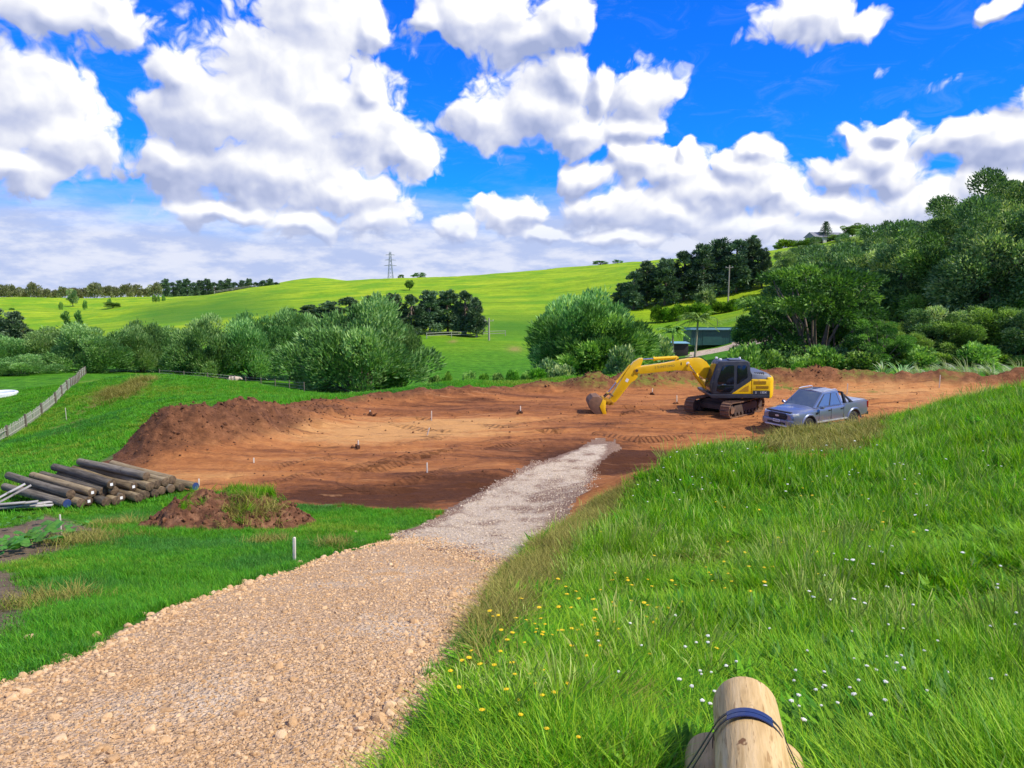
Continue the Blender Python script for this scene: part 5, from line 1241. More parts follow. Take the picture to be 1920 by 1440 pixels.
M_RIM = simple_mat('dark_alloy', (.06, .06, .065), .4, .6, var=.1); M_GLASS = simple_mat('car_glass', (.16, .20, .22), .05, .45, var=.03, spec=.9, coat=.6); M_LAMP = simple_mat('lamp_lens', (.70, .72, .75), .12, .3, var=.05, spec=.8)
M_RED = simple_mat('red_lens', (.22, .01, .01), .2); M_SILVER = simple_mat('silver_trim', (.60, .61, .63), .35, .5, var=.06); M_PLATE = simple_mat('number_plate', (.70, .72, .78), .5, var=.04)
def build_pickup():
    # near side front wheel stands here
    hd = Vector((-.85, -.53, 0)).normalized(); lf = Vector((-hd.y, hd.x, 0))
    w0 = Vector(at_uz(1512, 33.6, 0)); c = w0 - hd * 1.62 - lf * .80
    zs = [gz(*(c + hd * a + lf * b).xy) for a in (-1.6, 1.6) for b in (-.8, .8)]
    root = empty('pickup_truck', (c.x, c.y, sum(zs) / 4 + .02), math.atan2(hd.y, hd.x), 'silver blue double cab pickup truck parked right of the excavator', 'pickup truck')
    def ring(x, hw, zb, zt, belt, crown=.03, tuck=.06):
        return [(x, sgn * a, b) for sgn, pts in ((1, [(hw - .14, zb), (hw - .03, zb + .10), (hw, (zb + belt) * .52), (hw - .015, belt - .12), (hw - tuck, belt), (hw - tuck - .16, zt), (hw * .45, zt + crown)]),) for a, b in pts] + \
               [(x, -a, b) for a, b in reversed([(hw - .14, zb), (hw - .03, zb + .10), (hw, (zb + belt) * .52), (hw - .015, belt - .12), (hw - tuck, belt), (hw - tuck - .16, zt), (hw * .45, zt + crown)])]
    secs = [ring(2.60, .74, .50, .96, .90), ring(2.54, .82, .44, 1.03, .98), ring(2.35, .90, .42, 1.08, 1.03), ring(1.9, .925, .42, 1.12, 1.06), ring(1.25, .93, .42, 1.17, 1.11), ring(.9, .93, .42, 1.17, 1.12),
            ring(-.85, .93, .42, 1.17, 1.13), ring(-.90, .93, .42, 1.20, 1.20, 0, .04), ring(-2.55, .925, .48, 1.22, 1.22, 0, .04), ring(-2.66, .90, .55, 1.22, 1.20, 0, .04)]
    mb = MB().loft(secs)
    me = bpy.data.meshes.new('body'); me.from_pydata(mb.v, [], mb.f); bm = bmesh.new(); bm.from_mesh(me); bmesh.ops.recalc_face_normals(bm, faces=bm.faces); bm.to_mesh(me); bm.free()
    body = bpy.data.objects.new('body', me); COL.objects.link(body); me.materials.append(M_PAINT)
    cut = MB()
    for x in (1.62, -1.60):
        for s in (-1, 1): cut.lathe([(.46, s * .62), (.46, s * 1.2)] if s > 0 else [(.46, -1.2), (.46, -.62)], 'y', 28, (x, 0, .42))
    cme = bpy.data.meshes.new('cut'); cme.from_pydata(cut.v, [], cut.f); bm = bmesh.new(); bm.from_mesh(cme); bmesh.ops.recalc_face_normals(bm, faces=bm.faces); bm.to_mesh(cme); bm.free()
    cu = bpy.data.objects.new('cut', cme); COL.objects.link(cu)
    md = body.modifiers.new('b', 'BOOLEAN'); md.object = cu; md.operation = 'DIFFERENCE'; md.solver = 'EXACT'
    dg = bpy.context.evaluated_depsgraph_get(); nm = bpy.data.meshes.new_from_object(body.evaluated_get(dg)); body.modifiers.clear(); body.data = nm; bpy.data.objects.remove(cu)
    nm.polygons.foreach_set('use_smooth', np.ones(len(nm.polygons), dtype=bool)); nm.set_sharp_from_angle(angle=R(28)); nm.materials.clear(); nm.materials.append(M_PAINT); body.parent = root
    # greenhouse
    B = [(1.28, .80), (-.84, .84)]; 
    base = lambda s: {'fb': Vector((1.22, s * .80, 1.155)), 'ft': Vector((.42, s * .645, 1.775)), 'rt': Vector((-.62, s * .645, 1.80)), 'rb': Vector((-.86, s * .83, 1.15))}
    Lq, Rq = base(1), base(-1); g_ = MB()
    mid = lambda a, b, t, dz=0: a.lerp(b, t) + Vector((0, 0, dz))
    roof = [Lq['ft'], mid(Lq['ft'], Rq['ft'], .5, .05), Rq['ft'], Rq['rt'], mid(Lq['rt'], Rq['rt'], .5, .05), Lq['rt']]
    g_.add([Lq['fb'], Rq['fb'], Rq['ft'], Lq['ft']], [(0, 1, 2, 3)]); g_.add([Lq['fb'], Lq['ft'], Lq['rt'], Lq['rb']], [(0, 1, 2, 3)]); g_.add([Rq['fb'], Rq['ft'], Rq['rt'], Rq['rb']], [(3, 2, 1, 0)]); g_.add([Lq['rb'], Lq['rt'], Rq['rt'], Rq['rb']], [(0, 1, 2, 3)])
    g_.add(roof, [(0, 1, 4, 5), (1, 2, 3, 4)]); g_.add([Lq['ft'], mid(Lq['ft'], Rq['ft'], .5, .05), Rq['ft']], [(0, 1, 2)]); g_.add([Lq['rt'], mid(Lq['rt'], Rq['rt'], .5, .05), Rq['rt']], [(2, 1, 0)])
    cabin = g_.build('cabin', M_PAINT, root)
    def pane(name, q, inset, par, mat, push=.008):
        a, b, c_, d = q; ctr = (a + b + c_ + d) / 4; nrm = (b - a).cross(d - a).normalized()
        if nrm.dot(ctr - Vector((0, 0, 1.3))) < 0: nrm = -nrm
        P = [p.lerp(ctr, inset) + nrm * push for p in q]; bk = [p - nrm * .006 for p in P]
        return MB().add(P + bk, [(0, 1, 2, 3), (7, 6, 5, 4), (0, 4, 5, 1), (1, 5, 6, 2), (2, 6, 7, 3), (3, 7, 4, 0)]).build(name, mat, par)
    pane('windscreen', [Lq['fb'], Rq['fb'], Rq['ft'], Lq['ft']], .08, cabin, M_GLASS); pane('rear_window', [Lq['rb'], Rq['rb'], Rq['rt'], Lq['rt']], .16, cabin, M_GLASS)
    for s, q in ((1, Lq), (-1, Rq)):
        bot = lambda t: q['fb'].lerp(q['rb'], t) + Vector((0, 0, .03)); top = lambda t: q['ft'].lerp(q['rt'], t) - Vector((0, 0, .07)) + Vector((0, s * .014, 0))
        pane('window_surround', [bot(.10), bot(.92), top(.90), top(.05)], 0, cabin, M_TRIM, .004)
        pane('front_door_window', [bot(.14), bot(.50), top(.50), top(.10)], .04, cabin, M_GLASS, .010); pane('rear_door_window', [bot(.535), bot(.90), top(.86), top(.54)], .04, cabin, M_GLASS, .010)
        MB().tube([q['ft'] + Vector((-.02, 0, .045)), q['ft'].lerp(q['rt'], .2) + Vector((0, -s * .01, .075)), q['ft'].lerp(q['rt'], .85) + Vector((0, -s * .01, .075)), q['rt'] + Vector((.05, 0, .03))], .022, 8).build('roof_rail', M_SILVER, root, smooth=True)
        m = MB().loft([[(x, s * y, z) for x, y, z in r] for r in ([(.98, .93, 1.13), (.98, .93, 1.17), (.90, .93, 1.17), (.90, .93, 1.13)], [(1.02, 1.02, 1.13), (1.02, 1.02, 1.26), (.86, 1.0, 1.26), (.86, 1.0, 1.13)], [(.98, 1.13, 1.14), (.98, 1.13, 1.25), (.88, 1.12, 1.25), (.88, 1.12, 1.14)])])
        m.build('mirror', M_PAINT, root, bevel=.02)
        for x in (.22, -.66): MB().box((x, s * .935, 1.0), (.17, .03, .035)).build('door_handle', M_TRIM, root, bevel=.01)
        for x in (.96, .10, -.80): MB().box((x, s * .9245, .80), (.012, .012, .56)).build('door_gap', M_TRIM, root)
        MB().box((1.12, s * .932, .93), (.16, .02, .09)).build('fender_vent', M_TRIM, root, bevel=.02)
        MB().box((0, s * .93, .36), (2.0, .16, .06)).build('side_step', M_TRIM, root, bevel=.02); MB().box((0, s * .925, .52), (2.2, .03, .07)).build('sill_trim', M_SILVER, root, bevel=.01)
        for x in (1.62, -1.60):
            fl = MB(); fl.loft([[((.46 + e) * math.cos(a) + x, s * yy, (.46 + e) * math.sin(a) + .42) for e, yy in ((0, .90), (0, .965), (.05, .965), (.085, .925), (.085, .90))] for a in np.linspace(.02, math.pi - .02, 15)]); fl.build('wheel_arch', M_PAINT, root, smooth=True)
            wl = empty('wheel', (x, s * .80, .385)); wl.parent = root
            MB().lathe([(.24, -.12), (.34, -.13), (.378, -.09), (.385, 0), (.378, .09), (.34, .13), (.24, .12)], 'y', 30).build('tyre', M_TYRE, wl, smooth=True)
            r_ = MB().lathe([(.02, s * .05), (.06, s * .075), (.07, s * .05)], 'y', 12).lathe([(.21, s * .11), (.245, s * .115), (.245, -s * .08), (.2, -s * .08)], 'y', 24)
            for k in range(6): a = k * math.pi / 3; r_.box((.135 * math.cos(a), s * .065, .135 * math.sin(a)), (.19, .03, .055), Matrix.Rotation(-a, 3, 'Y'))
            r_.build('rim', M_RIM, wl); MB().lathe([(.0, -.03), (.22, -.03), (.22, -.01), (.0, -.01)], 'y', 16).build('brake_disc', M_TRIM, wl)
        MB().loft([[(2.615, s * .42, .90), (2.60, s * .42, 1.00), (2.56, s * .76, 1.01), (2.56, s * .78, .90)], [(2.50, s * .42, .90), (2.50, s * .42, 1.00), (2.30, s * .89, 1.02), (2.30, s * .90, .92)]]).build('headlight', M_LAMP, root, bevel=.008)
        MB().box((2.60, s * .62, .60), (.08, .20, .11)).build('fog_lamp', M_TRIM, root, bevel=.02); MB().box((-2.60, s * .885, 1.02), (.12, .08, .30)).build('tail_light', M_RED, root, bevel=.015)
    MB().prism([(-.46, .72), (.46, .72), (.50, .86), (.46, .97), (-.46, .97), (-.50, .86)], 2.585, 2.64, 'yz').build('grille', M_TRIM, root, bevel=.01)
    for z in (.80, .90): MB().box((2.645, 0, z), (.012, .88, .022)).build('grille_bar', M_RIM, root)
    bd = MB(); bd.v = [(2.652 + (.006 if k >= 16 else 0), .11 * math.cos(k * math.pi / 8), .855 + .042 * math.sin(k * math.pi / 8)) for k in range(32)]; bd.f = [tuple(range(16, 32))] + [(i, (i + 1) % 16, 16 + (i + 1) % 16, 16 + i) for i in range(16)]; bd.build('oval_badge', M_SILVER, root)
    MB().loft([[(2.58, y, z) for y, z in ((-.88, .44), (.88, .44), (.86, .72), (-.86, .72))], [(2.70, y, z) for y, z in ((-.70, .46), (.70, .46), (.68, .70), (-.68, .70))]]).build('front_bumper', M_PAINT, root, bevel=.03)
    MB().box((2.69, 0, .44), (.10, 1.2, .06)).build('skid_plate', M_SILVER, root, bevel=.02); MB().box((2.705, 0, .55), (.02, .95, .10)).build('lower_grille', M_TRIM, root, bevel=.01)
    pl = MB().box((2.715, .02, .645), (.012, .36, .12)).build('number_plate', M_PLATE, root, bevel=.006)
    for k in range(6): MB().box((2.723, -.105 + .05 * k, .645), (.003, .028, .055)).build('plate_character', M_TRIM, pl)
    MB().prism([(1.6, 1.15), (2.50, 1.045), (2.55, 1.06), (1.6, 1.165)], -.55, .55).build('bonnet_guard', M_TRIM, root) if False else MB().prism([(2.46, 1.045), (2.58, 1.02), (2.60, 1.06), (2.47, 1.075)], -.66, .66).build('bonnet_guard', M_TRIM, root, bevel=.008)
    MB().box((-2.74, 0, .58), (.16, 1.7, .16)).build('rear_bumper', M_TRIM, root, bevel=.03)
    MB().prism([(-.98, 1.215), (-2.58, 1.225), (-2.58, 1.25), (-.98, 1.24)], -.78, .78).build('tonneau_cover', M_SILVER, root, bevel=.01)
    sb = MB()
    for s in (-1, 1):
        sb.loft([[(-.98, s * .84, 1.20), (-1.12, s * .84, 1.20), (-1.12, s * .72, 1.20), (-.98, s * .72, 1.20)], [(-.92, s * .70, 1.70), (-1.0, s * .70, 1.70), (-1.0, s * .60, 1.66), (-.92, s * .60, 1.66)]]); sb.loft([[(-1.40, s * .84, 1.20), (-1.62, s * .84, 1.20), (-1.62, s * .78, 1.20), (-1.40, s * .78, 1.20)], [(-.95, s * .72, 1.62), (-1.02, s * .72, 1.62), (-1.02, s * .66, 1.62), (-.95, s * .66, 1.62)]])
    sb.box((-.96, 0, 1.68), (.08, 1.36, .07)); sb.build('sports_bar', M_TRIM, root, bevel=.01)
    MB().box((2.0, 0, .33), (.8, 1.2, .12)).box((0, 0, .38), (4.4, .8, .14)).build('chassis', M_TRIM, root)
    MB().tube([(1.0, -.55, 1.16), (1.05, -.6, 1.9)], .006, 5).build('aerial', M_TRIM, root)
build_pickup()

# ------------------------------------------------------------------ stack of poles at left
def pole_mat(name, c1, c2, c3, end=False):
    m, N = new_mat(name); tc = N.new('ShaderNodeTexCoord').outputs['Object']; oi = N.new('ShaderNodeObjectInfo').outputs['Random']
    if end:
        x, y, z = N.sep(tc); r = N.vm('LENGTH', N.comb(0.0, y, z)); f = N.m('ADD', N.m('MULTIPLY', N.m('SINE', N.m('MULTIPLY', r, 260.0)), .18), N.noise(tc, 14, 4, .6))
    else: f = N.noise(N.vm('MULTIPLY', tc, (.9, 9, 9)), 1.2, 7, .66, dist=.4)
    f = N.m('ADD', f, N.m('MULTIPLY_ADD', oi, .26, -.13))
    c = N.ramp(f, [(.3, c1), (.5, c2), (.72, c3)])
    if not end: c = N.mix(N.mr(N.noise(tc, 2.2, 5, .6), .58, .70), c, tuple(q * .45 for q in c2))
    finish(N, bsdf(N, c, .85, bump=bump(N, f, .5, .02), spec=.15)); return m
M_POLE = pole_mat('weathered_pole', (.10, .072, .038), (.22, .165, .092), (.34, .27, .16)); M_POLED = pole_mat('grey_weathered_pole', (.055, .046, .036), (.13, .112, .085), (.25, .22, .17))
M_POLEEND = pole_mat('pole_end', (.045, .033, .024), (.10, .070, .045), (.19, .13, .08), True)
M_BLUE = simple_mat('blue_paint', (.02, .045, .15), .6, var=.25); M_TAG = simple_mat('white_tag', (.78, .78, .78), .6)
def log_mesh(name, g, L, r, m1, m2, n=18, segs=9, noise_=.05, dome=.0):
    V = []; F = []; off = Vector(g.uniform(-40, 40, 3)); bow = g.normal(0, .02 * L / 3)
    for k in range(segs + 1):
        x = -L * k / segs; rr = r * (1 - .10 * (k / segs))
        for i in range(n):
            a = 2 * math.pi * i / n; q = rr * (1 + noise_ * mnoise.noise(Vector((x * 1.6, math.cos(a) * 1.2, math.sin(a) * 1.2)) + off))
            V.append((x, q * math.cos(a), q * math.sin(a) + bow * math.sin(math.pi * k / segs)))
    for k in range(segs):
        for i in range(n): j = (i + 1) % n; F.append((k * n + i, k * n + j, (k + 1) * n + j, (k + 1) * n + i))
    nb = len(F); b = len(V)
    V += [(.008, q[1] * .93, q[2] * .93) for q in V[:n]]; V.append((.010, 0, 0))
    for i in range(n): j = (i + 1) % n; F.append((i, b + i, b + j, j)); F.append((b + i, b + n, b + j))
    b2 = len(V); e = V[segs * n:(segs + 1) * n]; V.append((-L - .005, 0, 0))
    for i in range(n): j = (i + 1) % n; F.append((segs * n + i, segs * n + j, b2))
    me = mesh_np(name, V, F, True); me.materials.append(m1); me.materials.append(m2)
    me.polygons.foreach_set('material_index', (np.arange(len(F)) >= nb).astype(np.int32))
    bm = bmesh.new(); bm.from_mesh(me); bmesh.ops.recalc_face_normals(bm, faces=bm.faces); bm.to_mesh(me); bm.free(); me.set_sharp_from_angle(angle=R(50))
    return me
def build_poles():
    g = np.random.default_rng(1200); E0 = Vector(G(133, 22.2)); f = Vector((.835, -.55, 0)).normalized(); r = Vector((.55, .835, 0)).normalized(); rad = .142
    ang = math.atan2(f.y, f.x); lay = []
    for i in range(13): lay.append((0, i))
    for i in (0.5, 2.5, 3.5, 4.5, 6.5, 7.5, 8.5, 9.5, 10.5): lay.append((1, i))
    lay += [(2, 4.0), (2, 8.0)]
    words = ['first', 'second', 'third', 'fourth', 'fifth', 'sixth', 'seventh', 'eighth', 'ninth', 'tenth', 'eleventh', 'twelfth', 'thirteenth']
    tags = {(0, 2): 1, (0, 5): 1, (1, 2.5): 1, (2, 4.0): 1, (1, 6.5): 1}; blue = {(0, 0): 1, (0, 12): 1}; cnt = [0, 0, 0]
    for (l, i) in lay:
        L = g.uniform(3.3, 4.1) if l else g.uniform(3.0, 3.9); jit = g.uniform(-.25, .25) - .12 * l; p = E0 + r * (.29 * i) + f * (jit + .075 * i)
        zg = max(gz(p.x, p.y), gz(*(p - f * L * .5).xy), gz(*(p - f * L * .9).xy)) if l == 0 else None
        base = max(gz(*(E0 + r * (.29 * q)).xy) for q in (max(i - .5, 0), i + .5)) + .05
        z = base + rad + l * .248
        o = link('timber_pole', log_mesh('timber_pole', g, L, rad * g.uniform(.93, 1.0), M_POLED if (l == 2 or g.uniform() < .3) else M_POLE, M_POLEEND), None, None, (p.x, p.y, z), (float(g.uniform(0, 6)), 0, ang + float(g.normal(0, .035))))
        extra = ', white tag on end' if (l, i) in tags else ', end painted blue' if (l, i) in blue else ''
        tag(o, 'weathered timber pole, %s from left in %s layer of stack%s' % (words[cnt[l]], ['bottom', 'middle', 'top'][l], extra), 'timber pole', 'round timber poles stacked at left'); cnt[l] += 1
        if (l, i) in tags:
            a = o.rotation_euler.x; t = MB().box((.016, 0, 0), (.006, .085, .085)).build('white_tag', M_TAG, o, rot=(-a, 0, 0))
        if (l, i) in blue: MB().lathe([(.001, .013), (rad * .9, .013), (rad * .9, .02), (.001, .022)], 'x', 20).build('painted_end', M_BLUE, o, smooth=False)
build_poles()
# grey boards beside them
M_BOARD = pole_mat('grey_board', (.20, .185, .165), (.36, .34, .31), (.52, .50, .47))
def build_boards():
    g = np.random.default_rng(1210); base = Vector(G(8, 21.6)); L0 = 3.2
    me = [MB().box((0, 0, 0), (L0, .15, .035)) for _ in range(1)][0]
    pm = me.build('timber_board', M_BOARD, None, bevel=.004); mesh = pm.data; bpy.data.objects.remove(pm); mesh.materials[0] if mesh.materials else mesh.materials.append(M_BOARD)
    W_ = ['lowest', 'second', 'third', 'fourth', 'fifth', 'sixth', 'seventh', 'eighth', 'ninth', 'tenth', 'eleventh', 'twelfth', 'thirteenth', 'uppermost']
    for k in range(14):
        l, c_ = divmod(k, 4); a = R(14) + g.normal(0, .06); p = base + Vector((-.9 + g.normal(0, .18), -.15 + c_ * .21 + g.normal(0, .03), 0))
        z = gz(p.x + .6, p.y) + .10 + l * .042 + .02 * g.uniform(); o = link('timber_board', mesh, None, None, (p.x, p.y, z), (float(g.normal(0, .03)), float(g.normal(-.01, .02)), a)); o.scale = (g.uniform(.8, 1.08), 1, 1)
        tag(o, 'grey weathered timber board, %s of the pile by the pole stack' % W_[k], 'timber board', 'grey boards piled at the left edge')
    for k, (dx, dz) in enumerate([(0, .34), (.18, .30)]):
        p = base + Vector((-.75 + dx, .75, 0)); o = link('timber_board', mesh, None, None, (p.x, p.y, gz(p.x, p.y) + dz), (0, R(-24), R(38))); o.scale = (.55, .8, 1)
        tag(o, 'short grey board leaning up behind the board pile, %s one' % ['left', 'right'][k], 'timber board', 'grey boards piled at the left edge')
build_boards()

# ------------------------------------------------------------------ survey stakes
M_STAKE = simple_mat('pale_stake', (.66, .60, .50), .8, var=.15, scale=10)
def build_stakes():
    g = np.random.default_rng(1220)
    data = [(672, 840, 15, 'left of the yellowish patch, dark clod at its foot'), (809, 789, 19, 'tall one at the back of the clay pad'), (801, 816, 15, 'leaning one on the yellowish clay patch'), (801, 886, 19, 'near the dark front edge of the pad'), (694, 778, 9, 'short one near the back left bank'),
            (976, 774, 13, 'with a dark clod at its foot, middle of the pad'), (1223, 739, 11, 'behind the excavator arm'), (1269, 757, 16, 'in front of the excavator tracks'), (373, 909, 12, 'short one behind the grass topped soil heap'), (276, 888, 8, 'tiny one behind the pole stack'), (476, 868, 10, 'left end of pad below the soil bank'),
            (1588, 738, 19, 'behind the pickup tray'), (1761, 727, 24, 'before the far bank at right'), (552, 1054, 50, 'largest, upright in grass beside the driveway stones'), (115, 1002, 40, 'thin, before the pole stack in the garden bed'), (125, 790, 26, 'thin pale one in the left paddock by the fence')]
    for u, v, h, lab in data:
        p = P3(u, v); d = p[1]; H = h / FPX * d * 1.02; big = H > .5; w = .045 if d > 15 else .05
        if 'thin' in lab: w = .03
        o = MB().prism([(-w / 2, -.15), (w / 2, -.15), (w / 2, H - .02), (w / 4, H), (-w / 4, H), (-w / 2, H - .02)], -w / 2 * .8, w / 2 * .8).build('survey_stake', M_STAKE, None, bevel=.004, loc=(p[0], p[1], p[2]), rot=(float(g.normal(0, .04)), .28 if 'leaning' in lab else float(g.normal(0, .04)), float(g.uniform(-.4, .4))))
        tag(o, 'pale wooden survey stake, ' + lab, 'stake', 'survey stakes about the site')
        if 'clod' in lab or u in (1223, 1269, 694):
            for k in range(5): c = link('soil_clod', CLODS[k % 4], None, o, (float(g.normal(0, .16)), float(g.normal(-.05, .1)), .03), tuple(g.uniform(0, 3, 3))); c.scale = (g.uniform(.15, .34),) * 2 + (.16,)
build_stakes()

# ------------------------------------------------------------------ fences
M_PALE = simple_mat('pale_timber', (.30, .31, .235), .85, var=.25, scale=5); M_POST = simple_mat('fence_post', (.14, .12, .09), .9, var=.3, scale=5); M_WIRE = simple_mat('wire', (.35, .35, .35), .5, .7)
def resample(pts, step):
    out = []; acc = 0
    for a, b in zip(pts[:-1], pts[1:]):
        a = np.array(a[:2]); b = np.array(b[:2]); L = np.linalg.norm(b - a); t = acc
        while t < L: out.append(tuple(a + (b - a) * t / L)); t += step
        acc = t - L
    return out
def build_paling_fence():
    line = [P3(u, v) for u, v in [(-70, 858), (0, 829), (40, 806), (75, 781), (105, 757), (130, 730), (150, 710), (160, 702)]]
    q = resample(line, .145); root = empty('paling_fence', P3(40, 806), 0, 'low grey paling fence running away across the left paddock', 'fence'); o0 = Vector(root.location)
    q = q[-290:]; X = np.array([p[0] for p in q]); Y = np.array([p[1] for p in q]); Zz = zf(X, Y); pm = None; g = np.random.default_rng(5)
    for i in range(len(q)):
        j = min(i + 1, len(q) - 1); k = max(i - 1, 0); a = math.atan2(Y[j] - Y[k], X[j] - X[k])
        if pm is None: o = MB().prism([(-.048, -.02), (.048, -.02), (.048, .70), (0, .76), (-.048, .70)], -.01, .01).build('pale', M_PALE, root); pm = o.data
        else: o = link('pale', pm, None, root)
        o.location = Vector((X[i], Y[i], Zz[i] + .04)) - o0; o.rotation_euler = (float(g.normal(0, .02)), float(g.normal(0, .03)), a); o.scale = (1, 1, float(g.uniform(.94, 1.06)))
    prev = None
    for i in range(0, len(q), 17):
        b = Vector((X[i], Y[i], Zz[i])) - o0; MB().box(b + Vector((.06, -.06, .42)), (.12, .12, .95)).build('post', M_POST, root, bevel=.01)
        if prev is not None:
            for z in (.18, .56): MB().tube([prev + Vector((.03, -.04, z)), b + Vector((.03, -.04, z))], .03, 4).build('rail', M_PALE, root)
        prev = b
build_paling_fence()
def wire_fence(name, pix, step, h, label, rails=0, wires=3, r=.05, mat=None):
    line = [P3(*p) if len(p) == 2 else G(p[0], p[2]) for p in pix]; q = resample(line, step); X = np.array([p[0] for p in q]); Y = np.array([p[1] for p in q]); Zz = zf(X, Y)
    o0 = Vector((X[0], Y[0], Zz[0])); root = empty(name, o0, 0, label, 'fence'); B = [Vector((x, y, z)) - o0 for x, y, z in zip(X, Y, Zz)]; pm = None
    for b in B:
        if pm is None: o = MB().tube([(0, 0, -.2), (0, 0, h)], r, 6).build('post', mat or M_POST, root); pm = o.data; o.location = b
        else: o = link('post', pm, None, root, b)
    for k in range(rails or wires):
        z = h * (.9 - k * .8 / max(1, (rails or wires))); mb = MB(); mb.tube([b + Vector((0, 0, z)) for b in B], .06 if rails else .008, 4)
        mb.build('rail' if rails else 'wire', M_PALE if rails else M_WIRE, root)
wire_fence('wire_fence', [(300, 0, 72), (380, 0, 76), (430, 0, 78), (500, 0, 74), (590, 0, 68)], 2.6, 1.0, 'post and wire fence with dark posts behind the sheep')
wire_fence('rail_fence', [(800, 0, 152), (860, 0, 157), (918, 0, 160), (985, 0, 160)], 6.0, 1.2, 'grey post and rail fence below the dark pines', rails=2, r=.09, mat=M_PALE)
wire_fence('rail_fence', [(402, 0, 362), (430, 0, 372), (470, 0, 380), (520, 0, 385)], 12, 1.3, 'pale rail fence on the crest of the far hill', rails=2, r=.12, mat=M_PALE)
wire_fence('wire_fence', [(1345, 0, 150), (1440, 0, 152)], 4.0, 1.1, 'thin dark post fence on the lawn above the green shed', r=.06)

# ------------------------------------------------------------------ sheep
def build_sheep():
    M_WOOL = simple_mat('sheep_wool', (.52, .42, .33), .95, var=.2, scale=9); p = G(436, 79)
    V = [(0, 0, .62), (.42, 0, .66), (-.42, 0, .62), (.66, 0, .74), (.84, 0, .66), (1.0, 0, .54), (-.55, 0, .52)]; E = [(0, 1), (0, 2), (1, 3), (3, 4), (4, 5), (2, 6)]; rr = [.30, .27, .29, .15, .12, .07, .10]
    for x in (.38, -.38):
        for s in (-1, 1):
            b = len(V); V += [(x, s * .15, .42), (x + .02, s * .15, .22), (x, s * .15, .02)]; E += [(1 if x > 0 else 2, b), (b, b + 1), (b + 1, b + 2)]; rr += [.10, .05, .045]
    for s in (-1, 1): b = len(V); V.append((.78, s * .18, .72)); E.append((4, b)); rr.append(.04)
    me = bpy.data.meshes.new('sheep'); me.from_pydata(V, E, []); o = bpy.data.objects.new('sheep', me); COL.objects.link(o); o.modifiers.new('s', 'SKIN')
    for i, v in enumerate(me.skin_vertices[0].data): v.radius = (rr[i], rr[i]); v.use_root = i == 0
    sd = o.modifiers.new('d', 'SUBSURF'); sd.levels = 2; sd.render_levels = 2
    nm = bpy.data.meshes.new_from_object(o.evaluated_get(bpy.context.evaluated_depsgraph_get())); o.modifiers.clear(); o.data = nm; nm.materials.clear(); nm.materials.append(M_WOOL)
    nm.polygons.foreach_set('use_smooth', np.ones(len(nm.polygons), dtype=bool)); o.location = p; o.rotation_euler = (0, 0, R(15)); tag(o, 'single cream sheep standing at the fence before the willows', 'sheep')
build_sheep()

